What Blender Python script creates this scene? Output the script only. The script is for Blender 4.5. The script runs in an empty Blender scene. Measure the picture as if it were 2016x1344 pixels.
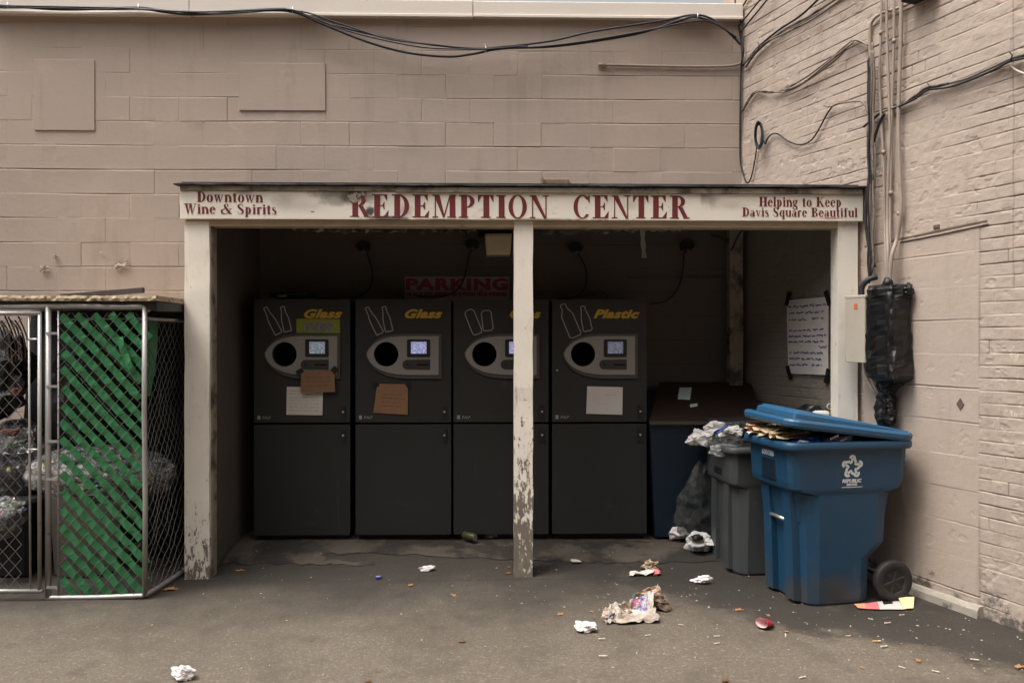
import bpy, bmesh, math, random
import numpy as np
from mathutils import Vector, Matrix, noise
from mathutils.geometry import tessellate_polygon

# ------------------------------------------------------------ camera, sky, sun, exposure
scene = bpy.context.scene
COL = scene.collection
R = math.radians
F, YAW, EYE = 1570.0, R(1.3), 1.61
cam_d = bpy.data.cameras.new('camera'); cam = bpy.data.objects.new('camera', cam_d); COL.objects.link(cam)
cam_d.sensor_width = 36; cam_d.lens = F / 2016 * 36; cam_d.clip_end = 500; cam_d.clip_start = .05
cam.location = (0, 0, EYE); cam.rotation_euler = (R(90), 0, -YAW)
scene.camera = cam
SUN_EL, SUN_AZ = R(64), R(60)          # azimuth measured from straight behind the camera towards its left
world = bpy.data.worlds.new('World'); scene.world = world; world.use_nodes = True
wn = world.node_tree; bgn = wn.nodes['Background']
sky = wn.nodes.new('ShaderNodeTexSky'); sky.sky_type = 'NISHITA'; sky.sun_disc = False
sky.sun_elevation = SUN_EL; sky.sun_rotation = R(180) + SUN_AZ; sky.air_density = 1.0; sky.dust_density = 6.0
hs = wn.nodes.new('ShaderNodeHueSaturation'); hs.inputs['Saturation'].default_value = .10
wn.links.new(sky.outputs[0], hs.inputs['Color'])
# an overcast sky is brightest overhead and dull towards the horizon
wtc = wn.nodes.new('ShaderNodeTexCoord'); wsx = wn.nodes.new('ShaderNodeSeparateXYZ'); wmr = wn.nodes.new('ShaderNodeMapRange'); wmx = wn.nodes.new('ShaderNodeVectorMath')
wn.links.new(wtc.outputs['Generated'], wsx.inputs[0]); wn.links.new(wsx.outputs[2], wmr.inputs['Value'])
wmr.inputs['From Min'].default_value = .0; wmr.inputs['From Max'].default_value = 1; wmr.inputs['To Min'].default_value = .2; wmr.inputs['To Max'].default_value = 2.2
wmx.operation = 'SCALE'; wn.links.new(hs.outputs[0], wmx.inputs[0]); wn.links.new(wmr.outputs[0], wmx.inputs['Scale'])
wn.links.new(wmx.outputs[0], bgn.inputs['Color'])
bgn.inputs['Strength'].default_value = .11
sd = bpy.data.lights.new('sun', 'SUN'); sd.energy = 1.0; sd.angle = R(22); sd.color = (1, .93, .83)
sun = bpy.data.objects.new('sun', sd); COL.objects.link(sun)
sdir = Vector((-math.sin(SUN_AZ) * math.cos(SUN_EL), -math.cos(SUN_AZ) * math.cos(SUN_EL), math.sin(SUN_EL)))
sun.rotation_euler = sdir.to_track_quat('Z', 'Y').to_euler(); sun.location = sdir * 30
vs = scene.view_settings; vs.view_transform = 'Standard'; vs.look = 'None'; vs.exposure = 0.76; vs.gamma = 1
scene.render.engine = 'CYCLES'; scene.cycles.max_bounces = 6; scene.cycles.transparent_max_bounces = 24

# ------------------------------------------------------------ pixel of the photograph -> point in the place
SA, CA = math.sin(YAW), math.cos(YAW)
def ray(px, py):
    u, v = (px - 1008) / F, (672 - py) / F
    return Vector((SA + u * CA, CA - u * SA, v))
def P(px, py, Y):
    d = ray(px, py); t = Y / d.y
    return Vector((d.x * t, Y, EYE + d.z * t))
def X(px, Y): return P(px, 672, Y).x
def Zp(px, py, Y): return P(px, py, Y).z
def G(px, py, z=0.0):
    d = ray(px, py); t = (z - EYE) / d.z
    return Vector((d.x * t, d.y * t, z))
Y1, Y2, YM = 5.45, 6.75, 6.10
CORNER = Vector((X(1460, Y2), Y2, 0)); FRONT = Vector((X(1700, Y1), Y1, 0))
WD = (FRONT - CORNER).normalized(); WN = Vector((WD.y, -WD.x, 0))      # along the right wall towards the street; out of it
def Wp(px, py, off=0.0):
    d = ray(px, py); o = CORNER + WN * off; t = o.dot(WN) / Vector((d.x, d.y, 0)).dot(WN)
    return Vector((d.x * t, d.y * t, EYE + d.z * t))
def WU(px): return (Wp(px, 672) - CORNER).dot(WD)
def WL(u, z, off=0.0):
    p = CORNER + WD * u + WN * off; return Vector((p.x, p.y, z))
def gz(y):                                                                # the asphalt climbs a little into the shelter
    t = min(1, max(0, (y - 5.5) / .6)); return .09 * t * t * (3 - 2 * t)

# ------------------------------------------------------------ materials
class NT:
    def __init__(s, name):
        s.m = bpy.data.materials.new(name); s.m.use_nodes = True; s.t = s.m.node_tree
        s.b = s.t.nodes['Principled BSDF']; s._tc = None
    def n(s, typ, ins=None, **props):
        nd = s.t.nodes.new('ShaderNode' + typ)
        for k, v in props.items(): setattr(nd, k, v)
        for k, v in (ins or {}).items(): s.put(nd.inputs[k], v)
        return nd
    def put(s, sock, v):
        if isinstance(v, bpy.types.NodeSocket): s.t.links.new(v, sock)
        elif isinstance(v, (tuple, list)) and sock.type == 'RGBA': sock.default_value = (*v[:3], 1)
        else: sock.default_value = v
    @property
    def co(s):
        if s._tc is None: s._tc = s.n('TexCoord').outputs['Object']
        return s._tc
    def noise(s, sc, det=4, rough=.6, co=None, dist=0):
        return s.n('TexNoise', {'Vector': co or s.co, 'Scale': sc, 'Detail': det, 'Roughness': rough, 'Distortion': dist}).outputs['Fac']
    def math(s, op, a, b=0.0, c=0.0):
        nd = s.n('Math', {0: a, 1: b, 2: c}, operation=op); return nd.outputs[0]
    def step(s, x, lo, hi):
        return s.n('MapRange', {'Value': x, 'From Min': lo, 'From Max': hi}, interpolation_type='SMOOTHSTEP').outputs[0]
    def mix(s, f, a, b, mode='MIX'):
        nd = s.n('Mix', data_type='RGBA', blend_type=mode)
        s.put(nd.inputs[0], f); s.put(nd.inputs[6], a); s.put(nd.inputs[7], b); return nd.outputs[2]
    def scaled(s, sx, sy, sz):
        return s.n('VectorMath', {0: s.co, 1: (sx, sy, sz)}, operation='MULTIPLY').outputs[0]
    def sep(s): return s.n('SeparateXYZ', {0: s.co}).outputs
    def bump(s, h, st, dist=.01, nrm=None):
        nd = s.n('Bump', {'Height': h, 'Strength': st, 'Distance': dist})
        if nrm: s.put(nd.inputs['Normal'], nrm)
        return nd.outputs[0]
def dk(c, k): return tuple(min(1, x * k) for x in c)
def mat(name, col, rough=.7, var=.15, sc=5., bump=.0, bsc=80., metal=0., spec=.35, stains=(), alpha=1, streak=None, rnd=0.):
    t = NT(name)
    if rnd:                                                  # every copy wears its own marks
        r = t.n('ObjectInfo').outputs['Random']; t._tc = t.n('VectorMath', {0: t.co, 1: t.n('CombineXYZ', {0: t.math('MULTIPLY', r, rnd), 2: t.math('MULTIPLY', r, rnd * .7)}).outputs[0]}, operation='ADD').outputs[0]
    c = t.mix(t.noise(sc), dk(col, 1 - var), dk(col, 1 + var))
    rg = rough
    for st in stains:            # (colour, scale, lo, hi, (z level, gain) or None): patches with an edge of their own
        n = t.noise(st[1], 6, .65)
        if len(st) > 4 and st[4]:
            z = t.sep()[2]
            n = t.math('ADD', n, t.math('MULTIPLY', t.math('SUBTRACT', st[4][0], z), st[4][1]))
        c = t.mix(t.step(n, st[2], st[3]), c, st[0])
    if streak:                   # (colour, sx, sz, lo, hi): vertical runs
        n = t.noise(1, 5, .6, t.scaled(streak[1], streak[1], streak[2]))
        c = t.mix(t.step(n, streak[3], streak[4]), c, streak[0])
    t.put(t.b.inputs['Base Color'], c)
    t.put(t.b.inputs['Roughness'], t.math('MULTIPLY_ADD', t.noise(sc * 3), .25, rough - .12))
    t.b.inputs['Metallic'].default_value = metal; t.b.inputs['Specular IOR Level'].default_value = spec
    if bump: t.put(t.b.inputs['Normal'], t.bump(t.noise(bsc, 5, .7), bump))
    if alpha < 1: t.b.inputs['Alpha'].default_value = alpha
    return t.m

M = {}
def white_paint(name, base, grime, z0, gain, lo=.60, hi=.68, bare=(.16, .13, .10)):
    t = NT(name)
    n1 = t.noise(3, 5, .6); c = t.mix(n1, dk(base, .86), dk(base, 1.06))
    c = t.mix(t.step(t.noise(1, 6, .7, t.scaled(14, 14, 2.2)), .56, .74), c, grime)
    z = t.sep()[2]
    n2 = t.math('ADD', t.noise(1, 6, .72, t.scaled(30, 30, 11)), t.math('MULTIPLY', t.math('SUBTRACT', z0, z), gain))
    c = t.mix(t.step(n2, lo, hi), c, bare)
    n3 = t.noise(1, 5, .75, t.scaled(34, 34, 16)); c = t.mix(t.step(n3, .655, .69), c, (.17, .14, .11))
    n4 = t.noise(1, 6, .7, t.scaled(9, 9, 4)); c = t.mix(t.math('MULTIPLY', t.step(n4, .54, .74), .42), c, (.36, .31, .25))
    t.put(t.b.inputs['Base Color'], c); t.b.inputs['Roughness'].default_value = .65
    t.put(t.b.inputs['Normal'], t.bump(t.math('ADD', t.noise(26, 5, .7), t.step(n2, lo, hi)), .35, .004))
    return t.m
WHITE = (.74, .67, .575)
M['post'] = white_paint('post_paint', WHITE, (.47, .40, .32), 0.42, .30, .575, .625)
M['midpost'] = white_paint('mid_post_paint', WHITE, (.42, .35, .27), 0.95, .20, .535, .60)
M['trim'] = mat('trim_wood', (.27, .23, .185), .8, .3, 9, .4, 40, stains=(((.06, .05, .042), 5, .46, .66),))
M['lintel'] = mat('lintel_wood', (.40, .32, .22), .8, .25, 7, .4, 50, stains=(((.16, .11, .06), 12, .60, .72),))
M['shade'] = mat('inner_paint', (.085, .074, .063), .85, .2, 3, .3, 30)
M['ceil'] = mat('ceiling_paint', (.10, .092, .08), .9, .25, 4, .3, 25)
M['flake'] = mat('paint_flake', (.38, .355, .32), .8, .2, 9)
M['roofing'] = mat('roofing_felt', (.030, .026, .026), .8, .4, 20, .5, 120)
# painted fascia board: soot and rot in places
def fascia_mat():
    t = NT('fascia_paint'); base = (.72, .65, .555)
    c = t.mix(t.noise(4, 5, .6), dk(base, .88), dk(base, 1.05))
    c = t.mix(t.step(t.noise(1, 5, .65, t.scaled(3, 3, 9)), .58, .72), c, (.52, .47, .40))
    x = t.sep()[0]; z = t.sep()[2]
    def patch(px, py, rx, rz, col, lo=.35, hi=.75, wob=1.1, sc=14):
        nonlocal c
        p = P(px, py, 5.42)
        dx = t.math('DIVIDE', t.math('SUBTRACT', x, p.x), rx); dz = t.math('DIVIDE', t.math('SUBTRACT', z, p.z), rz)
        r = t.math('SQRT', t.math('ADD', t.math('MULTIPLY', dx, dx), t.math('MULTIPLY', dz, dz)))
        k = t.math('SUBTRACT', 1.15, r); k = t.math('ADD', k, t.math('MULTIPLY', t.math('SUBTRACT', t.noise(sc, 5, .7), .5), wob))
        c = t.mix(t.step(k, lo, hi), c, col)
    patch(682, 382, .26, .10, (.25, .22, .185), .15, .75, 1.6, 9); patch(697, 384, .075, .045, (.055, .048, .04), .25, .8); patch(660, 395, .10, .05, (.36, .32, .27), .1, 1.0)
    patch(727, 416, .045, .05, (.05, .045, .04), .3, .8); patch(745, 395, .05, .09, (.45, .40, .34), .2, 1.1, .9, 9); patch(590, 405, .22, .07, (.50, .45, .385), .1, 1.2, .8, 5); patch(760, 430, .22, .025, (.12, .10, .08), .3, .8)
    patch(1385, 388, .035, .07, (.30, .28, .24), .2, 1.1, .8, 9); patch(1440, 405, .16, .06, (.50, .46, .39), .2, 1.2, .8, 6)
    patch(480, 380, .10, .022, (.40, .35, .29), .2, 1.0); patch(692, 386, .13, .075, (.085, .075, .062), .25, .95, 1.5, 11)
    patch(1640, 430, .20, .015, (.42, .27, .14), .5, 1.0); patch(615, 417, .02, .007, (.2, .15, .1), .3, .6)
    patch(1120, 378, .9, .016, (.34, .30, .25), .3, 1.0); patch(870, 432, .30, .012, (.30, .25, .19), .4, 1.0); patch(420, 432, .3, .012, (.40, .34, .27), .4, 1.0)
    patch(1240, 405, .10, .05, (.54, .49, .42), .3, 1.2, .8, 8); patch(560, 395, .14, .09, (.46, .41, .35), .3, 1.1, 1.3, 7); patch(800, 415, .10, .08, (.44, .39, .33), .3, 1.0, 1.4, 10); patch(1400, 392, .12, .10, (.34, .31, .26), .4, 1.1, 1.6, 9); patch(1080, 432, .9, .014, (.36, .28, .19), .5, 1.0, 1.6, 16)
    c = t.mix(t.step(t.noise(45, 3, .7), .71, .76), c, (.2, .17, .14))
    t.put(t.b.inputs['Base Color'], c); t.b.inputs['Roughness'].default_value = .6
    t.put(t.b.inputs['Normal'], t.bump(t.noise(30, 5, .7), .25, .004)); return t.m
M['fascia'] = fascia_mat()
M['red'] = mat('sign_red', (.135, .018, .02), .6, .18, 20, stains=(((.42, .30, .25), 60, .66, .70),))
# walls
def wall_mat(name, c0, c1, dirt, bump=.35, extra=None, jk=.6):
    t = NT(name)
    c = t.mix(t.step(t.noise(1.1, 5, .62), .3, .7), c0, c1)
    c = t.mix(t.math('MULTIPLY', t.step(t.noise(1, 5, .65, t.scaled(5, 5, .7)), .52, .75), .55), c, dk(dirt, 1.6))
    c = t.mix(t.step(t.noise(24, 4, .75), .69, .75), c, dirt)
    c = t.mix(t.math('MULTIPLY', t.step(t.noise(2.2, 8, .7), .60, .66), .35), c, dk(c1, 1.18))
    c = t.mix(t.step(t.noise(7.5, 8, .75), .735, .75), c, dk(dirt, .75))
    at = t.n('Attribute', attribute_name='joint').outputs['Fac']
    c = t.mix(t.math('MULTIPLY', at, jk), c, dirt)          # grime lodged in the open joints
    if extra: c = extra(t, c)
    t.put(t.b.inputs['Base Color'], c); t.b.inputs['Roughness'].default_value = .62
    t.b.inputs['Specular IOR Level'].default_value = .3
    b = t.bump(t.noise(130, 4, .7), bump, .003); b = t.bump(t.noise(22, 5, .6), .35, .006, b)
    t.put(t.b.inputs['Normal'], b); return t.m
WALLC = (.380, .302, .250)
def block_extra(t, c):                                          # bay under the shelter: its shade is put into a darker wall colour
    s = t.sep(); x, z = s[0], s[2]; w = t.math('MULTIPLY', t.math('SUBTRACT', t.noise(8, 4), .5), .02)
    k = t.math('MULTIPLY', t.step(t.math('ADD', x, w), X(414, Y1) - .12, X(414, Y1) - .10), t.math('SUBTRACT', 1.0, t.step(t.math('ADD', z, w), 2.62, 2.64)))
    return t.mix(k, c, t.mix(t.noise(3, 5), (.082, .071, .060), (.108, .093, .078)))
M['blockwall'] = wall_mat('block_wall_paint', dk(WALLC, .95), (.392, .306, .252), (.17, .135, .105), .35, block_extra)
def brick_extra(t, c):
    s = t.sep(); u, z = s[0], s[2]
    u0 = WU(1950)
    inside = t.math('MULTIPLY', t.step(u, u0, u0 + .03), t.math('MULTIPLY', t.step(z, .75, .95), t.math('SUBTRACT', 1.0, t.step(z, 1.75, 1.95))))
    f = t.math('MULTIPLY', t.step(t.noise(1, 7, .75, t.scaled(9, 9, 8)), .60, .615), inside)
    c = t.mix(f, c, (.62, .55, .48))
    f2 = t.math('MULTIPLY', t.step(t.noise(1, 7, .75, t.scaled(9, 9, 8)), .62, .64), inside)
    c = t.mix(f2, c, (.45, .25, .19))
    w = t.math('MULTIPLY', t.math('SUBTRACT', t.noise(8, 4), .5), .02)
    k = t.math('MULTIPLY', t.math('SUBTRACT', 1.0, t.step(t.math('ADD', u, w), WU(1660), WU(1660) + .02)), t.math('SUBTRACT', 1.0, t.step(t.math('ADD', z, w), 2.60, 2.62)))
    c = t.mix(k, c, t.mix(t.noise(3, 5), (.17, .145, .12), (.21, .18, .15)))  # inside the shelter, shade is put into a darker brick colour
    base = t.step(t.math('ADD', t.noise(7, 7, .75), t.math('MULTIPLY', t.math('SUBTRACT', .25, z), .9)), .60, .74)
    return t.mix(base, c, (.11, .095, .08))
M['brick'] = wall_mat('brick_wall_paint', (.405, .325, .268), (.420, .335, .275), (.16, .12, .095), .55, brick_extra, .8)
M['kerb'] = mat('kerb_concrete', (.33, .29, .235), .9, .25, 14, .5, 60, stains=(((.09, .08, .065), 6, .56, .68, (.03, 2.)),))
M['coping'] = mat('coping_metal', (.66, .585, .51), .5, .07, 2, .1, 20, spec=.4, stains=(((.36, .30, .25), 3, .70, .78),))
M['rust'] = mat('rust', (.20, .13, .09), .8, .4, 30, .4, 80)
M['steel_lintel'] = mat('rusty_lintel', (.12, .085, .07), .8, .5, 20, .4, 80)
# asphalt
def asphalt():
    t = NT('asphalt')
    c = t.mix(t.step(t.noise(1.3, 6, .6), .3, .7), (.126, .098, .069), (.176, .138, .098))
    ag = t.n('TexVoronoi', {'Vector': t.co, 'Scale': 150.}).outputs
    c = t.mix(t.math('MULTIPLY', t.step(t.noise(70, 5, .8), .34, .62), .6), (.108, .087, .064), c)
    sepc = t.n('SeparateColor', {0: ag['Color']}).outputs
    c = t.mix(t.math('MULTIPLY', t.step(sepc[0], .90, .97), .45), c, (.27, .225, .175))
    c = t.mix(t.math('MULTIPLY', t.step(t.noise(38, 3, .7), .54, .70), .55), c, (.25, .205, .155))
    c = t.mix(t.math('MULTIPLY', t.step(t.noise(52, 3, .7), .56, .68), .6), c, (.062, .050, .037))
    c = t.mix(t.math('MULTIPLY', t.step(t.noise(3.4, 6, .68), .48, .66), .48), c, (.070, .055, .040))
    s = t.sep(); x, y = s[0], s[1]
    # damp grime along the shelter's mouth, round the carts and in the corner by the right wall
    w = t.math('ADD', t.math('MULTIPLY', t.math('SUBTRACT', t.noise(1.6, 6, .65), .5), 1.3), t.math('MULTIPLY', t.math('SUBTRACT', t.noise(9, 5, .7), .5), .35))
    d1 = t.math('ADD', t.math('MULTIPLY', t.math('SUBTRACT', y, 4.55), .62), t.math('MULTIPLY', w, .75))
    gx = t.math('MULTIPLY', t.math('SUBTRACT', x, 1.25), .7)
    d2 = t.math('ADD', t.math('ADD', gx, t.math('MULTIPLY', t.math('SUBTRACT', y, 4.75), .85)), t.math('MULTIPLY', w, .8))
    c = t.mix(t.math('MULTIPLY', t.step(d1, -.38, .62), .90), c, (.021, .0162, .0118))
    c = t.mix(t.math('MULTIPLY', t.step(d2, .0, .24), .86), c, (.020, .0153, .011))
    c = t.mix(t.math('MULTIPLY', t.step(t.noise(2.6, 4, .55), .60, .70), .55), c, (.055, .045, .034))
    cy = t.math('ABSOLUTE', t.math('SUBTRACT', t.math('ADD', y, t.math('MULTIPLY', t.math('SUBTRACT', t.noise(3.5, 6, .75), .5), .16)), 5.40))
    c = t.mix(t.math('MULTIPLY', t.math('SUBTRACT', 1.0, t.step(cy, .003, .010)), .75), c, (.012, .010, .008))
    t.put(t.b.inputs['Base Color'], c)
    t.put(t.b.inputs['Roughness'], t.math('SUBTRACT', .92, t.math('MULTIPLY', t.step(d2, .0, .5), .22)))
    b = t.bump(t.noise(62, 5, .8), .9, .008); b = t.bump(t.noise(9, 5, .6), .4, .02, b)
    t.put(t.b.inputs['Normal'], b); return t.m
M['asphalt'] = asphalt()
M['slab'] = mat('worn_concrete', (.066, .053, .040), .9, .3, 5, .4, 70, stains=(((.022, .018, .014), 2.2, .44, .56), ((.12, .105, .085), 60, .70, .74)))
# machines
M['cabinet'] = mat('cabinet_paint', (.027, .0255, .024), .5, .18, 3, .05, 200, spec=.25, stains=(((.045, .041, .037), 5, .60, .74), ((.014, .013, .012), 11, .66, .72)), streak=((.050, .046, .040), 26, 1.3, .66, .76), rnd=31)
M['cabinet_low'] = mat('cabinet_paint_low', (.024, .0228, .0215), .55, .2, 3, .05, 200, spec=.25, stains=(((.040, .036, .032), 4, .58, .74), ((.06, .053, .045), 34, .70, .73)), streak=((.052, .046, .040), 22, 1.1, .64, .74), rnd=31)
M['black'] = mat('black_plastic', (.012, .011, .011), .6, .3, 10)
M['hole'] = mat('hole_black', (.004, .004, .004), .9, .1, 10)
M['silver'] = mat('console_silver', (.205, .190, .172), .42, .08, 6, metal=.0, spec=.5, stains=(((.15, .135, .12), 5, .62, .78),))
M['bezel'] = mat('console_bezel', (.060, .056, .052), .5, .1, 6)
M['panel_grey'] = mat('panel_grey', (.030, .028, .027), .5, .1, 6)
M['yellow'] = mat('label_yellow', (.40, .25, .03), .5, .1, 20)
M['line'] = mat('line_white', (.27, .25, .23), .6, .12, 20)
def lit(name, col, st):
    t = NT(name); n = t.noise(70, 2, .5)
    c = t.mix(t.step(n, .42, .62), dk(col, .55), col)
    t.put(t.b.inputs['Emission Color'], c); t.b.inputs['Emission Strength'].default_value = st
    t.b.inputs['Base Color'].default_value = (.02, .02, .03, 1); t.b.inputs['Roughness'].default_value = .2; return t.m
M['scr_bright'] = lit('screen_bright', (.36, .36, .60), .62)
M['scr_dim'] = lit('screen_dim', (.20, .21, .28), .42)
M['scr_noisy'] = lit('screen_pale', (.24, .27, .30), .5)
M['metal'] = mat('bright_metal', (.5, .48, .45), .35, .1, 20, metal=.8)
M['paper'] = mat('paper', (.50, .455, .41), .9, .08, 12, .15, 30, stains=(((.36, .31, .26), 7, .62, .78),))
M['card'] = mat('brown_card', (.22, .115, .058), .9, .15, 12, .25, 40)
M['card_dk'] = mat('brown_card_dark', (.19, .105, .06), .9, .18, 12, .25, 40)
M['lime'] = mat('lime_sticker', (.17, .20, .022), .7, .15, 15)
M['tape'] = mat('black_tape', (.010, .010, .010), .45, .2, 15)
M['ink'] = mat('grey_ink', (.20, .185, .165), .9, .1, 9)
M['ink_dk'] = mat('dark_ink', (.09, .06, .045), .9, .1, 9)
M['violet'] = mat('violet_ink', (.10, .085, .22), .9, .2, 30)
M['parkwhite'] = mat('faded_white', (.30, .26, .255), .7, .15, 10, stains=(((.14, .10, .10), 8, .58, .74),))
M['parkred'] = mat('faded_red', (.26, .045, .05), .7, .2, 14)
M['cable'] = mat('cable_black', (.022, .020, .024), .55, .3, 9)
M['cablepaint'] = mat('cable_painted', (.20, .158, .128), .6, .45, 16, .3, 90, stains=(((.05, .042, .038), 9, .52, .62),))
M['conduit'] = mat('conduit_painted', (.31, .245, .20), .55, .2, 9, .15, 60, stains=(((.14, .11, .09), 8, .60, .72),))
M['wire_white'] = mat('white_wire', (.6, .55, .48), .5, .1, 9)
M['beige_box'] = mat('beige_enamel', (.40, .35, .285), .5, .1, 6, .1, 30, stains=(((.30, .25, .19), 8, .66, .76),))
M['orange'] = mat('orange_sticker', (.55, .13, .05), .6, .1, 9)
M['blackbag'] = mat('black_polythene', (.008, .0078, .0075), .40, .3, 12, .3, 18, spec=.35)
M['galv'] = mat('galvanised', (.36, .345, .325), .42, .15, 12, .1, 60, metal=.45, stains=(((.17, .13, .10), 18, .64, .74),))
M['mesh'] = mat('chain_wire', (.12, .113, .105), .5, .2, 20, metal=.4)
M['green'] = mat('green_slat', (.030, .155, .058), .36, .30, 5, .1, 40, spec=.5, stains=(((.030, .095, .040), 9, .56, .72),), rnd=13)
M['osb'] = mat('strand_board', (.42, .33, .22), .9, .45, 28, .8, 45, stains=(((.14, .10, .07), 22, .56, .62),))
M['film'] = None
def film(name, col, alpha, rough=.25):
    t = NT(name)
    a = t.math('MULTIPLY_ADD', t.step(t.noise(14, 5, .7), .35, .7), alpha, alpha * .35)
    t.put(t.b.inputs['Base Color'], col); t.put(t.b.inputs['Alpha'], a); t.b.inputs['Roughness'].default_value = rough
    t.b.inputs['Specular IOR Level'].default_value = .7
    t.put(t.b.inputs['Normal'], t.bump(t.noise(16, 6, .7), .7, .02)); return t.m
M['film'] = film('clear_polythene', (.55, .54, .52), .38)
M['film_black'] = film('dark_polythene', (.035, .033, .032), .85)
M['film_dk'] = film('smoky_polythene', (.07, .07, .068), .45, .14)
def cans_mat():
    t = NT('crushed_cans')
    v = t.n('TexVoronoi', {'Vector': t.co, 'Scale': 19.}).outputs
    h = t.n('SeparateColor', {0: v['Color']}).outputs
    ramp = t.n('ValToRGB', {'Fac': h[0]}); cr = ramp.color_ramp; cr.interpolation = 'CONSTANT'
    cols = [(0, (.20, .19, .18)), (.22, (.07, .13, .04)), (.34, (.32, .30, .27)), (.5, (.05, .09, .24)), (.58, (.34, .31, .10)), (.68, (.26, .25, .24)), (.8, (.30, .05, .04)), (.87, (.36, .34, .31))]
    while len(cr.elements) < len(cols): cr.elements.new(.5)
    for e, (p, c) in zip(cr.elements, cols): e.position = p; e.color = (*c, 1)
    c = t.mix(t.step(v['Distance'], .3, .62), ramp.outputs[0], (.05, .05, .045))
    t.put(t.b.inputs['Base Color'], c); t.b.inputs['Roughness'].default_value = .35; t.b.inputs['Metallic'].default_value = .25
    t.put(t.b.inputs['Normal'], t.bump(v['Distance'], .9, .03)); return t.m
M['cans'] = cans_mat()
M['tarp'] = mat('black_tarp', (.014, .013, .013), .5, .3, 4, .4, 12)
M['darkred'] = mat('dark_red_goods', (.10, .03, .025), .7, .3, 6)
M['tub'] = mat('pale_tub', (.52, .50, .48), .6, .1, 4)
M['bin_blue'] = mat('cart_blue', (.010, .045, .090), .42, .12, 5, .06, 160, spec=.45, stains=(((.040, .046, .050), 4, .54, .78, (.26, .8)), ((.025, .065, .105), 16, .60, .76), ((.05, .058, .062), 40, .68, .72)), streak=((.034, .060, .082), 20, 1.6, .60, .74))
M['lid_blue'] = mat('lid_blue', (.018, .078, .155), .40, .10, 5, .06, 160, spec=.5, stains=(((.06, .10, .13), 7, .60, .80), ((.12, .055, .03), 3.4, .73, .78)))
M['bin_navy'] = mat('bin_navy', (.005, .013, .024), .5, .15, 4)
M['lid_brown'] = mat('lid_brown', (.020, .010, .007), .55, .15, 4)
M['bin_grey'] = mat('cart_grey', (.046, .049, .050), .5, .15, 5, .08, 160, spec=.4, stains=(((.095, .092, .088), 9, .62, .78),))
M['bin_dark'] = mat('bin_dark_grey', (.028, .027, .027), .5, .2, 5)
M['tyre'] = mat('wheel_plastic', (.022, .020, .019), .6, .25, 9)
M['decal'] = mat('white_decal', (.60, .62, .62), .6, .12, 30)
M['numlabel'] = mat('pale_label', (.40, .44, .46), .6, .1, 30)
M['bluebag'] = mat('blue_crisp_bag', (.010, .035, .20), .3, .4, 14, .3, 20, spec=.6, stains=(((.02, .22, .55), 6, .60, .68),))
M['navybag'] = mat('navy_wrapper', (.010, .018, .075), .35, .3, 14, .3, 20)
M['strawcard'] = mat('straw_card', (.52, .39, .23), .85, .25, 22, .4, 40, stains=(((.22, .14, .07), 14, .58, .66),))
M['white'] = mat('white_plastic', (.52, .50, .47), .5, .08, 9, .3, 22)
M['tissue'] = mat('white_tissue', (.62, .56, .55), .9, .1, 14, .3, 30, stains=(((.62, .42, .42), 9, .66, .74),))
def news_mat(name, cols, sc):
    t = NT(name); v = t.n('TexVoronoi', {'Vector': t.co, 'Scale': sc}).outputs
    h = t.n('SeparateColor', {0: v['Color']}).outputs
    ramp = t.n('ValToRGB', {'Fac': h[1]}); cr = ramp.color_ramp; cr.interpolation = 'CONSTANT'
    while len(cr.elements) < len(cols): cr.elements.new(.5)
    for i, (e, c) in enumerate(zip(cr.elements, cols)): e.position = i / len(cols); e.color = (*c, 1)
    c = t.mix(t.math('MULTIPLY', t.step(t.noise(30, 4, .7), .45, .65), .35), ramp.outputs[0], (.40, .32, .26))
    t.put(t.b.inputs['Base Color'], c); t.b.inputs['Roughness'].default_value = .85
    t.put(t.b.inputs['Normal'], t.bump(t.noise(35, 5, .7), .5, .01)); return t.m
M['news_blue'] = news_mat('printed_page', [(.13, .15, .34), (.36, .13, .18), (.20, .24, .40), (.50, .42, .36), (.30, .08, .09), (.40, .32, .38), (.26, .26, .36)], 48)
M['news_pale'] = news_mat('pale_page', [(.38, .33, .28), (.33, .26, .20), (.46, .43, .40), (.29, .225, .18), (.38, .32, .27)], 14)
M['news_tan'] = news_mat('tan_page', [(.40, .29, .20), (.46, .34, .25), (.24, .16, .10), (.44, .32, .23), (.22, .22, .28)], 20)
M['bag_tan'] = mat('soiled_paper', (.17, .12, .085), .85, .3, 14, .5, 30)
M['teal'] = mat('teal_scrap', (.07, .20, .17), .6, .1, 9)
M['leaf'] = mat('dry_leaf', (.33, .165, .065), .8, .35, 30, .4, 60)
M['leaf_dk'] = mat('brown_leaf', (.15, .075, .035), .8, .35, 30, .4, 60)
M['filter'] = mat('butt_filter', (.60, .36, .14), .8, .2, 40)
M['ciggy'] = mat('butt_paper', (.52, .46, .37), .8, .12, 40)
M['cup_red'] = mat('cup_red', (.46, .025, .03), .4, .15, 12)
M['cup_in'] = mat('cup_inside', (.66, .42, .42), .5, .1, 12)
M['lemon'] = mat('pale_yellow_card', (.74, .66, .30), .7, .08, 12)
M['pink'] = mat('pink_print', (.58, .15, .16), .7, .25, 16)
M['peach'] = mat('orange_print', (.58, .25, .14), .7, .2, 16)
M['grit'] = mat('pale_grit', (.34, .29, .225), .9, .35, 60)
M['capblue'] = mat('blue_cap', (.03, .035, .20), .5, .1, 12)
M['lens'] = mat('lamp_lens', (.46, .38, .26), .35, .12, 9, spec=.5)
M['can_green'] = mat('green_can', (.055, .06, .022), .4, .3, 30, metal=.3)

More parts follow.
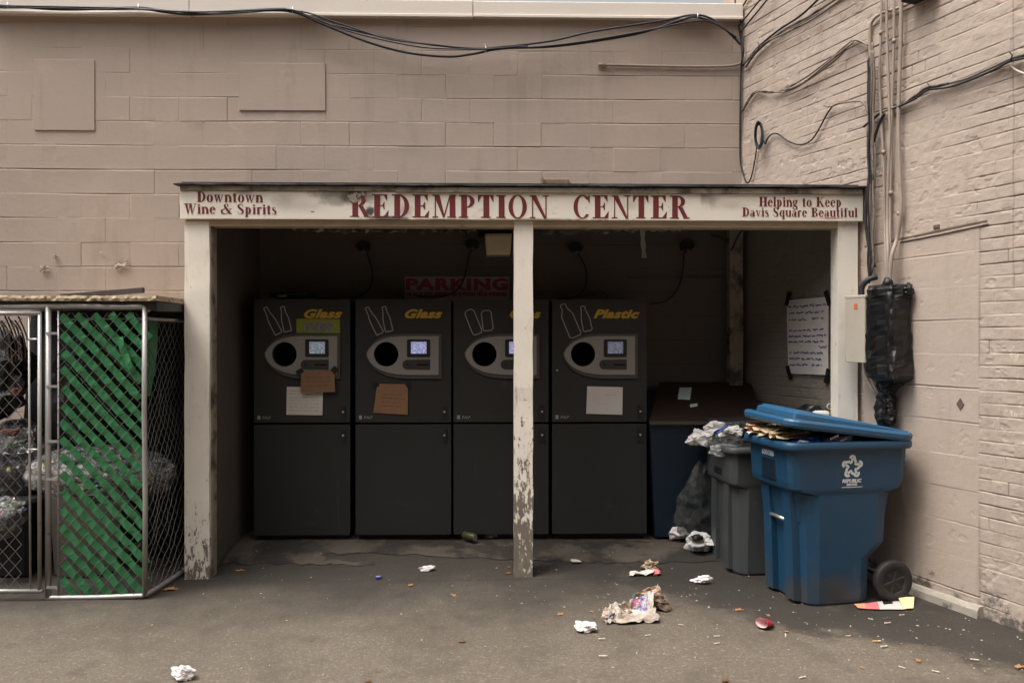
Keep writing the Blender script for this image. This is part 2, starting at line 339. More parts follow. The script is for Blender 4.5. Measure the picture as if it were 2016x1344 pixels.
# ------------------------------------------------------------ mesh building
class MB:
    def __init__(s): s.v = []; s.f = []; s.mi = []; s.sm = []
    def add(s, vs, fs, mi=0, smooth=False):
        o = len(s.v); s.v += [tuple(p) for p in vs]
        for f in fs: s.f.append([i + o for i in f]); s.mi.append(mi); s.sm.append(smooth)
        return s
    def bm(s, bm, mi=0, smooth=False, mtx=None):
        bm.verts.ensure_lookup_table(); bm.verts.index_update()
        vs = [(mtx @ v.co) if mtx else v.co.copy() for v in bm.verts]
        s.add(vs, [[v.index for v in f.verts] for f in bm.faces], mi, smooth); bm.free(); return s
    def box(s, a, b, bev=0, mi=0, mtx=None, seg=1):
        bm = bmesh.new(); bmesh.ops.create_cube(bm, size=1)
        a, b = Vector(a), Vector(b)
        for v in bm.verts: v.co = Vector(((a[i] + b[i]) / 2 + v.co[i] * (b[i] - a[i]) for i in range(3)))
        if bev: bmesh.ops.bevel(bm, geom=bm.edges[:], offset=bev, segments=seg, affect='EDGES', profile=.5)
        return s.bm(bm, mi, False, mtx)
    def frame(s, o, ex, ey, ez, hx, hy, hz, bev=0, mi=0):        # oriented box: centre, unit axes, half sizes
        m = Matrix((( ex[0], ey[0], ez[0], o[0]), (ex[1], ey[1], ez[1], o[1]), (ex[2], ey[2], ez[2], o[2]), (0, 0, 0, 1)))
        return s.box((-hx, -hy, -hz), (hx, hy, hz), bev, mi, m)
    def tube(s, pts, r, n=6, mi=0, smooth=True, cap=True):
        pts = [Vector(p) for p in pts]; rr = r if isinstance(r, (list, tuple)) else [r] * len(pts)
        t0 = (pts[1] - pts[0]).normalized(); up = Vector((0, 0, 1)) if abs(t0.z) < .9 else Vector((1, 0, 0))
        nx = t0.cross(up).normalized(); vs = []; L = len(pts)
        for i, p in enumerate(pts):
            t = (pts[min(i + 1, L - 1)] - pts[max(i - 1, 0)])
            t = t.normalized() if t.length > 1e-9 else t0
            nx = (nx - t * nx.dot(t)).normalized(); ny = t.cross(nx)
            for k in range(n):
                a = 2 * math.pi * k / n; vs.append(p + nx * (rr[i] * math.cos(a)) + ny * (rr[i] * math.sin(a)))
        fs = [[i * n + k, i * n + (k + 1) % n, (i + 1) * n + (k + 1) % n, (i + 1) * n + k] for i in range(L - 1) for k in range(n)]
        s.add(vs, fs, mi, smooth)
        if cap: s.add(vs[:n], [list(range(n))[::-1]], mi); s.add(vs[-n:], [list(range(n))], mi)
        return s
    def loft(s, loops, mi=0, smooth=True, caps=(1, 1)):
        n = len(loops[0]); vs = [p for l in loops for p in l]
        fs = [[i * n + k, i * n + (k + 1) % n, (i + 1) * n + (k + 1) % n, (i + 1) * n + k] for i in range(len(loops) - 1) for k in range(n)]
        s.add(vs, fs, mi, smooth)
        if caps[0]: s.add(loops[0], [list(range(n))[::-1]], mi)
        if caps[1]: s.add(loops[-1], [list(range(n))], mi)
        return s
    def plate(s, outer, hole, Yf, Yb, mi=0):       # a plate facing -y: outline and hole in (x, z), front and back y
        polys = [[Vector((x, z, 0)) for x, z in outer]] + ([[Vector((x, z, 0)) for x, z in hole]] if hole else [])
        flat = [p for pl in polys for p in pl]
        tris = [list(t) for t in tessellate_polygon(polys)]
        s.add([(p.x, Yf, p.y) for p in flat], tris, mi)
        for pl in ([outer] + ([hole] if hole else [])):
            n = len(pl); vs = [(x, Yf, z) for x, z in pl] + [(x, Yb, z) for x, z in pl]
            s.add(vs, [[k, (k + 1) % n, n + (k + 1) % n, n + k] for k in range(n)], mi)
        return s
    def build(s, name, mats, parent=None, world=True, fix=True, smooth=None):
        off = Vector((0, 0, 0))
        if world:
            q = parent
            while q is not None: off += Vector(q.location); q = q.parent
        me = bpy.data.meshes.new(name); me.from_pydata([(v[0] - off.x, v[1] - off.y, v[2] - off.z) for v in s.v], [], s.f)
        for m in (mats if isinstance(mats, (list, tuple)) else [mats]): me.materials.append(m)
        me.polygons.foreach_set('material_index', s.mi); me.polygons.foreach_set('use_smooth', s.sm if smooth is None else [smooth] * len(s.f))
        if fix:
            b = bmesh.new(); b.from_mesh(me); bmesh.ops.remove_doubles(b, verts=b.verts[:], dist=1e-6)
            bmesh.ops.recalc_face_normals(b, faces=b.faces[:]); b.to_mesh(me); b.free()
        me.update(); o = bpy.data.objects.new(name, me); COL.objects.link(o); o.parent = parent; return o
def tag(o, label=None, cat=None, group=None, kind=None):
    if label: o['label'] = label
    if cat: o['category'] = cat
    if group: o['group'] = group
    if kind: o['kind'] = kind
    return o
def thing(name, label, cat, loc=(0, 0, 0), rz=0, group=None):
    o = bpy.data.objects.new(name, None); COL.objects.link(o); o.location = loc; o.rotation_euler = (0, 0, rz)
    o.empty_display_size = .1; return tag(o, label, cat, group)
def copy_tree(o, parent=None):
    c = o.copy(); COL.objects.link(c); c.parent = parent
    for ch in list(o.children): copy_tree(ch, c)
    return c
def cr(pts, n=6):                                   # Catmull-Rom through the points
    pts = [Vector(p) for p in pts]; q = [pts[0]] + pts + [pts[-1]]; out = []
    for i in range(1, len(q) - 2):
        a, b, c, d = q[i - 1], q[i], q[i + 1], q[i + 2]
        for k in range(n):
            t = k / n; out.append(.5 * ((2 * b) + (c - a) * t + (2 * a - 5 * b + 4 * c - d) * t * t + (3 * b - a - 3 * c + d) * t ** 3))
    out.append(pts[-1]); return out
def circle(cx, cz, r, n=28): return [(cx + r * math.cos(2 * math.pi * k / n), cz + r * math.sin(2 * math.pi * k / n)) for k in range(n)]
def rrect(x0, z0, x1, z1, r, n=4):
    out = []
    for cx, cz, a in ((x1 - r, z1 - r, 0), (x0 + r, z1 - r, 90), (x0 + r, z0 + r, 180), (x1 - r, z0 + r, 270)):
        out += [(cx + r * math.cos(R(a + 90 * k / n)), cz + r * math.sin(R(a + 90 * k / n))) for k in range(n + 1)]
    return out
def fnoise(p, sc, seed, oct=4): return noise.fractal(Vector(p) * sc + Vector((seed * 7.1, seed * 3.3, seed * 1.7)), 1.0, 2.0, oct)
def blob(mb, c, rad, seed, amp=.25, sub=4, sc=2.2, mi=0, smooth=False, flat_at=None, ridge=.5, planes=0):
    bm = bmesh.new(); bmesh.ops.create_icosphere(bm, subdivisions=sub, radius=1)
    rg = random.Random(seed * 13 + 5); pl = []
    for _ in range(planes):                                     # creased facets, as in crumpled paper or film
        d = Vector((rg.gauss(0, 1), rg.gauss(0, 1), rg.gauss(0, 1))).normalized(); pl.append((d, rg.uniform(.50, .95)))
    for v in bm.verts:
        n = fnoise(v.co, sc, seed, 2); n2 = abs(fnoise(v.co, sc * 1.7, seed + 9, 2))
        k = 1 + amp * n + amp * ridge * (.3 - n2)
        if pl:
            f = 1.15
            for d, h in pl:
                q = d.dot(v.co)
                if q > .25: f = min(f, h / q)
            k = f * (1 + amp * n) - .10 * max(0, .12 - abs(fnoise(v.co, sc * 1.4, seed + 3, 1))) / .12
        p = Vector((v.co.x * rad[0], v.co.y * rad[1], v.co.z * rad[2])) * k + Vector(c)
        if flat_at is not None and p.z < flat_at: p.z = flat_at + (p.z - flat_at) * .05
        v.co = p
    return mb.bm(bm, mi, smooth)
def sheet(mb, c, w, d, rz, seed, amp=.03, n=14, tilt=(0, 0), mi=0, floor=None, shrink=.25):   # crumpled sheet of paper
    ca, sa = math.cos(rz), math.sin(rz); vs = []
    for j in range(n + 1):
        for i in range(n + 1):
            x, y = (i / n - .5) * w, (j / n - .5) * d
            q = Vector((x / max(w, d) * 3, y / max(w, d) * 3, 0))
            h = amp * (abs(fnoise(q, .9, seed, 2)) * 1.6 + abs(fnoise(q, 2.0, seed + 4, 2)) * .8)
            x += shrink * w * .4 * fnoise(q, .8, seed + 11, 2); y += shrink * d * .4 * fnoise(q, .8, seed + 17, 2)
            z = h + tilt[0] * x + tilt[1] * y
            if floor is not None: z = max(z + c[2], floor) - c[2]
            vs.append((c[0] + x * ca - y * sa, c[1] + x * sa + y * ca, c[2] + z))
    fs = [[j * (n + 1) + i, j * (n + 1) + i + 1, (j + 1) * (n + 1) + i + 1, (j + 1) * (n + 1) + i] for j in range(n) for i in range(n)]
    o = len(vs); vs += [(x, y, z - .0015) for x, y, z in vs]                # its thickness
    fs += [[a + o for a in f[::-1]] for f in fs[:]]
    return mb.add(vs, fs, mi, False)

# ------------------------------------------------------------ lettering
def rect(x0, y0, x1, y1): return [(x0, y0), (x1, y0), (x1, y1), (x0, y1)]
def ring(cx, cy, rx, ry, tx, ty, a0=0, a1=360, n=20):
    out = []
    for k in range(n):
        a, b = R(a0 + (a1 - a0) * k / n), R(a0 + (a1 - a0) * (k + 1) / n)
        f = lambda t, dx, dy: (cx + (rx - dx) * math.cos(t), cy + (ry - dy) * math.sin(t))
        out.append([f(a, 0, 0), f(b, 0, 0), f(b, tx, ty), f(a, tx, ty)])
    return out
def stroke(pts, ws, n=5):
    P3 = [Vector((x, y, w)) for (x, y), w in zip(pts, ws)]; q = cr(P3, n); out = []; e = []
    for i, p in enumerate(q):
        t = (q[min(i + 1, len(q) - 1)] - q[max(i - 1, 0)]); t = Vector((t.x, t.y)).normalized(); nn = Vector((-t.y, t.x)) * p.z / 2
        e.append(((p.x + nn.x, p.y + nn.y), (p.x - nn.x, p.y - nn.y)))
    for a, b in zip(e, e[1:]): out.append([a[0], a[1], b[1], b[0]])
    return out
T, s_ = .25, .050
def dg(x0, x1, w0, y0, y1, w1=None): return [(x0, y0), (x0 + w0, y0), (x1 + (w1 or w0), y1), (x1, y1)]
TX = .195
def stem(x, y0, y1, w=T): return rect(x, y0, x + w, y1)
GL = {
 'D': (.78, [stem(.1, 0, 1), rect(0, 0, .33, s_), rect(0, 1 - s_, .33, 1)] + ring(.3, .5, .44, .5, .2, .05, -90, 90)),
 'R': (.84, [stem(.1, 0, 1), rect(0, 0, .4, s_), rect(0, 1 - s_, .33, 1)] + ring(.32, .74, .36, .26, .19, .045, -90, 90) + [dg(.62, .36, .2, 0, .5), rect(.6, 0, .88, s_)]),
 'E': (.76, [stem(.1, 0, 1), rect(0, 1 - s_, .66, 1), rect(0, 0, .68, s_), rect(.3, .485, .5, .53), [(.48, 1), (.66, 1), (.66, .72), (.64, .72)], [(.48, 0), (.69, 0), (.72, .30), (.70, .30)], [(.44, .51), (.52, .68), (.545, .68), (.545, .34), (.52, .34)]]),
 'M': (1.04, [rect(.1, 0, .15, 1), stem(.74, 0, 1), dg(.46, .06, .08, 0, 1, .25), dg(.46, .74, .06, 0, 1, .06), rect(0, 0, .25, s_), rect(.64, 0, 1.02, s_), rect(.0, 1 - s_, .28, 1), rect(.74, 1 - s_, 1.02, 1)]),
 'P': (.70, [stem(.1, 0, 1), rect(0, 0, .4, s_), rect(0, 1 - s_, .33, 1)] + ring(.32, .72, .36, .28, .19, .045, -90, 90)),
 'T': (.72, [stem(.26, 0, 1), rect(.15, 0, .57, s_), rect(.02, 1 - s_, .70, 1), [(.02, 1), (.2, 1), (.05, .7), (.02, .7)], [(.70, 1), (.52, 1), (.67, .7), (.70, .7)]]),
 'I': (.42, [stem(.1, 0, 1), rect(0, 0, .4, s_), rect(0, 1 - s_, .4, 1)]),
 'O': (.82, ring(.4, .5, .4, .52, .19, .045, n=30)),
 'N': (.84, [rect(.1, 0, .15, 1), rect(.68, 0, .73, 1), dg(.62, .04, .11, -.02, 1, .24), rect(0, 0, .25, s_), rect(.56, 1 - s_, .83, 1), rect(0, 1 - s_, .25, 1)]),
 'C': (.76, ring(.4, .5, .4, .52, .19, .05, 42, 318, 26) + [[(.60, .9), (.695, 1.0), (.72, 1.0), (.72, .66), (.69, .66)]]),
 'W': (1.08, [dg(.32, .07, .08, -.02, 1, .23), dg(.32, .52, .05, -.02, 1, .05), dg(.66, .42, .08, -.02, 1, .23), dg(.66, .94, .05, -.02, 1, .05), rect(0, 1 - s_, .68, 1), rect(.84, 1 - s_, 1.08, 1)]),
 'S': (.60, stroke([(.49, .72), (.44, .90), (.29, .975), (.13, .88), (.13, .70), (.30, .52), (.46, .36), (.47, .15), (.30, .025), (.13, .08), (.05, .28)], [.04, .05, .06, .14, .18, .21, .19, .15, .06, .05, .04])),
 'H': (.86, [stem(.1, 0, 1), stem(.56, 0, 1), rect(.3, .48, .56, .53), rect(0, 0, .4, s_), rect(0, 1 - s_, .4, 1), rect(.46, 0, .86, s_), rect(.46, 1 - s_, .86, 1)]),
 'K': (.88, [stem(.1, 0, 1), dg(.3, .64, .06, .40, 1, .06), dg(.62, .34, .22, 0, .6, .15), rect(0, 0, .4, s_), rect(0, 1 - s_, .4, 1), rect(.54, 0, .9, s_), rect(.52, 1 - s_, .82, 1)]),
 'B': (.76, [stem(.1, 0, 1), rect(0, 0, .33, s_), rect(0, 1 - s_, .33, 1)] + ring(.32, .76, .33, .24, .18, .045, -90, 90) + ring(.32, .265, .39, .265, .19, .045, -90, 90)),
 'o': (.57, ring(.28, .35, .27, .365, TX, .035)),
 'w': (.84, [dg(.22, .05, .06, -.01, .7, .17), dg(.22, .38, .05, -.01, .7, .05), dg(.50, .32, .06, -.01, .7, .17), dg(.50, .72, .05, -.01, .7, .05), rect(0, .665, .50, .7), rect(.62, .665, .82, .7)]),
 'n': (.64, [stem(.06, 0, .7, TX), rect(0, 0, .28, .04), rect(0, .66, .1, .7), stem(.41, 0, .46, TX), rect(.35, 0, .63, .04)] + ring(.36, .44, .205, .27, TX, .07, 0, 140, 10)),
 't': (.40, [stem(.09, .1, .86, TX), rect(0, .62, .36, .68)] + stroke([(.165, .15), (.19, .04), (.29, .03), (.37, .12)], [TX, .13, .07, .03])),
 'i': (.31, [stem(.07, 0, .7, TX), rect(0, 0, .3, .04), rect(0, .66, .1, .7)] + ring(.145, .87, .095, .1, .095, .1)),
 'e': (.53, ring(.27, .35, .26, .365, TX, .04, 6, 325) + [rect(.12, .37, .50, .41)]),
 '&': (.98, stroke([(.62, .74), (.60, .94), (.46, .98), (.34, .84), (.40, .66), (.60, .36), (.78, .08), (.94, .04)], [.13, .07, .06, .14, .17, .20, .16, .07]) + stroke([(.56, .70), (.30, .50), (.10, .34), (.12, .12), (.32, .02), (.58, .10), (.76, .32), (.82, .50)], [.06, .06, .14, .16, .08, .06, .05, .05]) + [rect(.70, .50, .95, .54)]),
 'p': (.60, [stem(.07, -.28, .7, TX), rect(0, -.28, .28, -.24), rect(0, .66, .1, .7)] + ring(.27, .35, .27, .365, TX, .04, -130, 130)),
 'r': (.46, [stem(.06, 0, .7, TX), rect(0, 0, .30, .04), rect(0, .66, .1, .7)] + stroke([(.22, .52), (.28, .64), (.36, .66), (.42, .58)], [.04, .08, .12, .15])),
 's': (.44, stroke([(.35, .52), (.30, .65), (.20, .69), (.10, .60), (.14, .46), (.28, .33), (.35, .2), (.30, .06), (.18, .01), (.08, .06), (.04, .20)], [.03, .04, .05, .11, .15, .17, .15, .10, .05, .04, .03])),
 'l': (.31, [stem(.07, 0, 1, TX), rect(0, 0, .3, .04), rect(0, .96, .1, 1)]),
 'g': (.56, ring(.24, .46, .22, .25, .16, .05) + stroke([(.14, .24), (.10, .12), (.28, .06), (.44, -.04), (.40, -.22), (.22, -.27), (.06, -.18), (.10, -.05)], [.08, .13, .16, .15, .12, .07, .11, .07]) + [rect(.36, .60, .54, .67)]),
 'v': (.58, [dg(.26, .05, .06, -.01, .7, .17), dg(.26, .46, .05, -.01, .7, .05), rect(0, .665, .30, .7), rect(.38, .665, .57, .7)]),
 'q': (.60, [stem(.37, -.28, .7, TX), rect(.30, -.28, .58, -.24)] + ring(.31, .35, .27, .365, TX, .04, 50, 310)),
 'u': (.64, [stem(.06, .24, .7, TX), rect(0, .66, .1, .7), stem(.41, 0, .7, TX), rect(.35, .66, .45, .7), rect(.5, 0, .63, .04)] + ring(.27, .26, .21, .275, TX, .06, 180, 320, 10)),
 'a': (.54, [stem(.30, .06, .52, TX), rect(.40, 0, .53, .05)] + ring(.27, .50, .19, .2, .12, .04, -5, 165, 10) + ring(.21, .2, .18, .21, .13, .045) ),
 'f': (.42, [stem(.10, 0, .78, TX), rect(0, 0, .34, .04), rect(0, .62, .36, .68)] + stroke([(.175, .76), (.20, .93), (.32, .96), (.40, .86)], [TX, .12, .07, .10])),
 'y': (.58, [dg(.26, .05, .06, -.01, .7, .17), rect(0, .665, .30, .7), rect(.38, .665, .57, .7)] + stroke([(.49, .7), (.32, .1), (.2, -.2), (.06, -.2)], [.05, .06, .08, .1])),
 ' ': (.34, []),
}
def serif_polys(text, gap=.04):
    out = []; x = 0
    for ch in text:
        w, pl = GL[ch]; out += [[(a + x, b) for a, b in p] for p in pl]; x += w + gap
    return out, x - gap
def fit_serif(text, x0, x1, zb, cap, Y, slope=0., gap=.04, step=.00012):      # one mesh to each word
    sx = (x1 - x0) / serif_polys(text, gap)[1]; x = 0; mbs = []
    for word in text.split(' '):
        pl, w = serif_polys(word, gap); mb = MB()
        for i, p in enumerate(pl):
            mb.add([(x0 + (x + a) * sx, Y - step * (i % 9), zb + b * cap + slope * (x + a) * sx) for a, b in p], [list(range(len(p)))])
        x += w + gap + GL[' '][0] + gap; mbs.append(mb)
    return mbs
_tmp = {}
def font_mesh(text, bold=.0, shear=0., spacing=1.):
    cu = bpy.data.curves.new('t', 'FONT'); cu.body = text; cu.size = 1; cu.shear = shear; cu.offset = bold; cu.space_character = spacing
    cu.resolution_u = 4; ob = bpy.data.objects.new('t', cu); me = bpy.data.meshes.new_from_object(ob)
    vs = [(v.co.x, v.co.y) for v in me.vertices]; fs = [list(p.vertices) for p in me.polygons]
    bpy.data.objects.remove(ob); bpy.data.meshes.remove(me); bpy.data.curves.remove(cu)
    xs = [v[0] for v in vs]; ys = [v[1] for v in vs]; x0, y0, w, h = min(xs), min(ys), max(xs) - min(xs), max(ys) - min(ys)
    return [((x - x0) / w, (y - y0) / h) for x, y in vs], fs
def fit_font(mb, text, fn, bold=.0, shear=0., spacing=1., mi=0):     # fn(a, b): unit square -> point
    vs, fs = font_mesh(text, bold, shear, spacing); mb.add([fn(a, b) for a, b in vs], fs, mi)
def ribbon(mb, pts, w, closed=False, mi=0, up=None):      # flat outline in a plane facing -y
    n = len(pts); L = n if closed else n - 1; e = []
    for i in range(n):
        a = Vector(pts[(i - 1) % n] if closed or i else pts[i]); b = Vector(pts[(i + 1) % n] if closed or i < n - 1 else pts[i])
        t = (b - a).normalized(); nn = Vector((-t.z, 0, t.x)) * w / 2; p = Vector(pts[i]); e.append((p + nn, p - nn))
    for i in range(L):
        a, b = e[i], e[(i + 1) % n]; mb.add([a[0], a[1], b[1], b[0]], [[0, 1, 2, 3]], mi)
def scribble(fn, mb, a0, a1, b, h, rng, w):               # illegible handwriting: fn(a, b) -> point
    a = a0
    while a < a1:
        L = min(a1, a + rng.uniform(.06, .2)); k = a; pts = []
        while k < L: pts.append((k, b + rng.uniform(-h, h))); k += rng.uniform(.008, .018)
        for p, q in zip(pts, pts[1:]):
            dx, dy = q[0] - p[0], q[1] - p[1]; l = math.hypot(dx, dy) or 1; nx, ny = -dy / l * w, dx / l * w
            mb.add([fn(p[0] + nx, p[1] + ny), fn(p[0] - nx, p[1] - ny), fn(q[0] - nx, q[1] - ny), fn(q[0] + nx, q[1] + ny)], [[0, 1, 2, 3]])
        a = L + rng.uniform(.02, .04)
# ------------------------------------------------------------ ground
def ground():
    xs = np.concatenate([np.linspace(-90, -6, 8), np.linspace(-5, 5, 101)[:], np.linspace(6, 90, 8)])
    ys = np.concatenate([np.linspace(-90, 0, 10), np.linspace(1, 8, 141), np.linspace(10, 90, 6)])
    XX, YY = np.meshgrid(xs, ys); n, m = XX.shape
    vs = []
    for j in range(n):
        for i in range(m):
            x, y = XX[j, i], YY[j, i]; z = gz(y) if y < 7 else .09
            if abs(x) < 6 and 0 < y < 8: z += .010 * noise.noise(Vector((x * .9, y * .9, 3))) + .003 * noise.noise(Vector((x * 4, y * 4, 8)))
            vs.append((x, y, z))
    fs = [[j * m + i, j * m + i + 1, (j + 1) * m + i + 1, (j + 1) * m + i] for j in range(n - 1) for i in range(m - 1)]
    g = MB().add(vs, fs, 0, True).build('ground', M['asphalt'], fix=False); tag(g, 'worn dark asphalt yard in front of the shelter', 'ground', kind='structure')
ground()
# worn concrete apron under the machines: a thin screed with a broken front edge
def slab():
    rng = random.Random(4); front = []
    spans = [(440, 1098), (470, 1106), (560, 1110), (640, 1108), (680, 1112), (732, 1113), (738, 1104), (700, 1096), (640, 1092), (636, 1083), (720, 1079), (800, 1082), (900, 1086), (1000, 1088), (1090, 1094), (1110, 1100), (1160, 1103), (1230, 1105), (1300, 1103), (1400, 1098), (1500, 1096), (1560, 1096)]
    for px, py in spans:
        p = G(px, py, .02); p = G(px, py, gz(p.y)); front.append((p.x, p.y))
    back = [(front[-1][0], 6.74), (front[0][0], 6.74)]
    pts = []
    for a, b in zip(front, front[1:]):
        for k in range(5):
            t = k / 5; pts.append((a[0] + (b[0] - a[0]) * t + rng.uniform(-.012, .012), a[1] + (b[1] - a[1]) * t + rng.uniform(-.025, .025)))
    pts.append(front[-1]); pts += back
    tris = tessellate_polygon([[Vector((x, y, 0)) for x, y in pts]])
    bm = bmesh.new(); vv = [bm.verts.new((x, y, 0)) for x, y in pts]
    for t in tris:
        try: bm.faces.new([vv[i] for i in t])
        except ValueError: pass
    bmesh.ops.subdivide_edges(bm, edges=bm.edges[:], cuts=3, use_grid_fill=True)
    for v in bm.verts: v.co.z = gz(v.co.y) + .010 * noise.noise(Vector((v.co.x * .9, v.co.y * .9, 3))) + .0055
    mb = MB(); mb.bm(bm, 0, True); o = mb.build('floor_slab', M['slab']); tag(o, 'thin worn concrete screed under the machines', 'floor', kind='structure')
slab()

# ------------------------------------------------------------ relief walls
rs = np.random.RandomState(7); LAT = rs.rand(512, 512) * 2 - 1
def vn(x, y, seed=0):
    x = x + seed * 17.3; y = y + seed * 9.7; xi = np.floor(x).astype(int); yi = np.floor(y).astype(int); fx = x - xi; fy = y - yi
    fx = fx * fx * (3 - 2 * fx); fy = fy * fy * (3 - 2 * fy); g = lambda a, b: LAT[a % 512, b % 512]
    return (g(xi, yi) * (1 - fx) + g(xi + 1, yi) * fx) * (1 - fy) + (g(xi, yi + 1) * (1 - fx) + g(xi + 1, yi + 1) * fx) * fy
def fb(x, y, seed=0, o=4):
    r = 0; a = 1; s = 0
    for k in range(o): r = r + a * vn(x * 2 ** k, y * 2 ** k, seed + k); s += a; a *= .55
    return r / s
def sst(x, a, b): t = np.clip((x - a) / (b - a), 0, 1); return t * t * (3 - 2 * t)
def hsh(i, j, seed=0): return LAT[(i * 7 + seed * 31 + j * 131) % 512, (j * 13 + i * 57 + seed * 11) % 512]
def relief(name, us, zs, hf, warp, m, origin, ang, parent):
    U, Z = np.meshgrid(us, zs); H, J = hf(U, Z); wu, wz = warp(U, Z)
    n, k = U.shape; co = np.stack([U + wu, -H, Z + wz], -1).reshape(-1, 3).astype(np.float32)
    idx = np.arange(n * k).reshape(n, k); fs = np.stack([idx[:-1, :-1], idx[:-1, 1:], idx[1:, 1:], idx[1:, :-1]], -1).reshape(-1, 4)
    me = bpy.data.meshes.new(name); me.vertices.add(len(co)); me.vertices.foreach_set('co', co.ravel())
    me.loops.add(fs.size); me.loops.foreach_set('vertex_index', fs.ravel().astype(np.int32)); me.polygons.add(len(fs))
    me.polygons.foreach_set('loop_start', np.arange(0, fs.size, 4, dtype=np.int32)); me.polygons.foreach_set('loop_total', np.full(len(fs), 4, np.int32))
    me.polygons.foreach_set('use_smooth', np.ones(len(fs), bool)); me.update(calc_edges=True); me.materials.append(m)
    at = me.attributes.new('joint', 'FLOAT', 'POINT'); at.data.foreach_set('value', np.clip(J, 0, 1).astype(np.float32).ravel())
    o = bpy.data.objects.new(name, me); COL.objects.link(o); o.location = origin; o.rotation_euler = (0, 0, ang); o.parent = parent; return o
def lines(base, lo, hi, offs):
    s = set()
    for b in base:
        for d in offs: s.add(round(b + d, 5))
    a = np.array(sorted(x for x in s if lo < x < hi)); return np.concatenate([[lo], a, [hi]])
BH, BL = .2032, .4064
def block_prof(U, Z, seed, z0=0., depth=.0048, u0=0., vk=1., reg=None):
    r = np.floor((Z - z0) / BH).astype(int); dz = np.abs((Z - z0) / BH - np.round((Z - z0) / BH)) * BH; jz = np.round((Z - z0) / BH).astype(int)
    uo = (U - u0) / BL + (r % 2) * .5; dx = np.abs(uo - np.round(uo)) * BL; c = np.floor(uo).astype(int)
    mz = np.clip(.22 + 1.1 * fb(U * 1.1 + jz * 3.7, jz * 1.9 + U * 0, seed, 3), .04, 1)
    mx = np.clip(.16 + .75 * vn(np.round(uo) * 2.3, r * 1.7, seed + 5), 0, .5)
    if reg is not None: mz = np.maximum(mz, .75 * reg); mx = np.maximum(mx, .6 * reg)
    j = np.maximum(mz * (1 - sst(dz, .0015, .006)), vk * mx * (1 - sst(dx, .0015, .006)))
    lip = mz * np.exp(-((dz - .010) / .004) ** 2) * .22
    jj = sst(j, .18, .6) * np.clip(.75 + 1.6 * fb(U * 5, Z * 5, seed + 21, 3), 0, 1)
    return -depth * (j - lip) + .0012 * hsh(r, c, seed) + .0024 * fb(U * 3, Z * 3, seed + 3) - .0016 * np.clip((fb(U * 13, Z * 13, seed + 31, 3) - .45) * 8, 0, 1) + .0006 * fb(U * 22, Z * 22, seed + 8), jj
bw = thing('block_wall', 'tall beige painted concrete block wall behind and above the shelter', 'wall', (0, Y2, 0))
offs = (-.012, -.009, -.006, -.0035, -.0012, .0012, .0035, .006, .009, .012, .035, .07, .1)
bz = lines([k * BH for k in range(0, 22)], 0, 4.36, offs)
bu = lines([k * BH for k in range(-35, 11)], -6.5, CORNER.x + .02, offs)
relief('wall_face', bu, bz, lambda U, Z: block_prof(U, Z, 2, reg=sst(U, X(112, Y2), X(120, Y2)) * (1 - sst(Z, 2.33, 2.36)) * np.clip(.7 + fb(U * 4, Z * 4, 71, 3), 0, 1)), lambda U, Z: (.006 * fb(U * .8, Z * .8, 3), .007 * fb(U * .7, Z * .7, 4)), M['blockwall'], (0, 0, 0), 0, bw)
MB().box((-6.5, Y2 + .03, 0), (CORNER.x + .3, Y2 + .28, 4.34)).build('wall_core', M['blockwall'], bw)
zc0, zc1 = Zp(730, 38, Y2), Zp(730, 4, Y2)
xs_ = [-6.6, X(378, Y2), X(932, Y2), CORNER.x + .0]
for i in range(3):
    mb = MB(); a, b = xs_[i], xs_[i + 1] - .004
    mb.box((a, Y2 - .055 - .004 * (i % 2), zc0 + .004 * i), (b, Y2 + .30, zc1 - .003 * i), .006)
    mb.box((a, Y2 - .066 - .004 * (i % 2), zc0 - .008 + .004 * i), (b, Y2 - .05, zc0 + .018 + .004 * i), .004)
    mb.build('coping', M['coping'], bw)
def wall_plate(px0, py0, px1, py1, m, t, name='cover_plate', lab=None):
    a, b = P(px0, py1, Y2), P(px1, py0, Y2)
    o = MB().box((a.x, Y2 - t, a.z), (b.x, Y2 + .02, b.z), .003).build(name, m, bw)
    if lab: o['label'] = lab
wall_plate(68, 118, 187, 257, M['blockwall'], .009, lab='upright painted cover plate')
wall_plate(471, 126, 641, 218, M['blockwall'], .011, lab='wide painted cover plate')
wall_plate(1068, 354, 1120, 372, M['rust'], .02, 'small_plate', 'small rusty plate')
MB().box((X(1066, Y2), Y2 - .06, Zp(1066, 372, Y2)), (X(1069, Y2), Y2 + .02, Zp(1066, 351, Y2))).build('bracket', M['rust'], bw)
for k, (px, py, s) in enumerate([(88, 530, .05), (236, 523, .06), (200, 498, .02), (110, 506, .03), (250, 516, .03)]):
    mb = MB(); p = P(px, py, Y2 - .012); sheet(mb, (0, 0, 0), s * 1.4, s, .4 * k, 60 + k, .012, 5)
    mb.v = [(p.x + x, p.y - z - .002, p.z + y) for x, y, z in mb.v]; mb.build('peeling_flake', M['flake' if k != 2 else 'paper'] if k == 2 else M['blockwall'], bw)

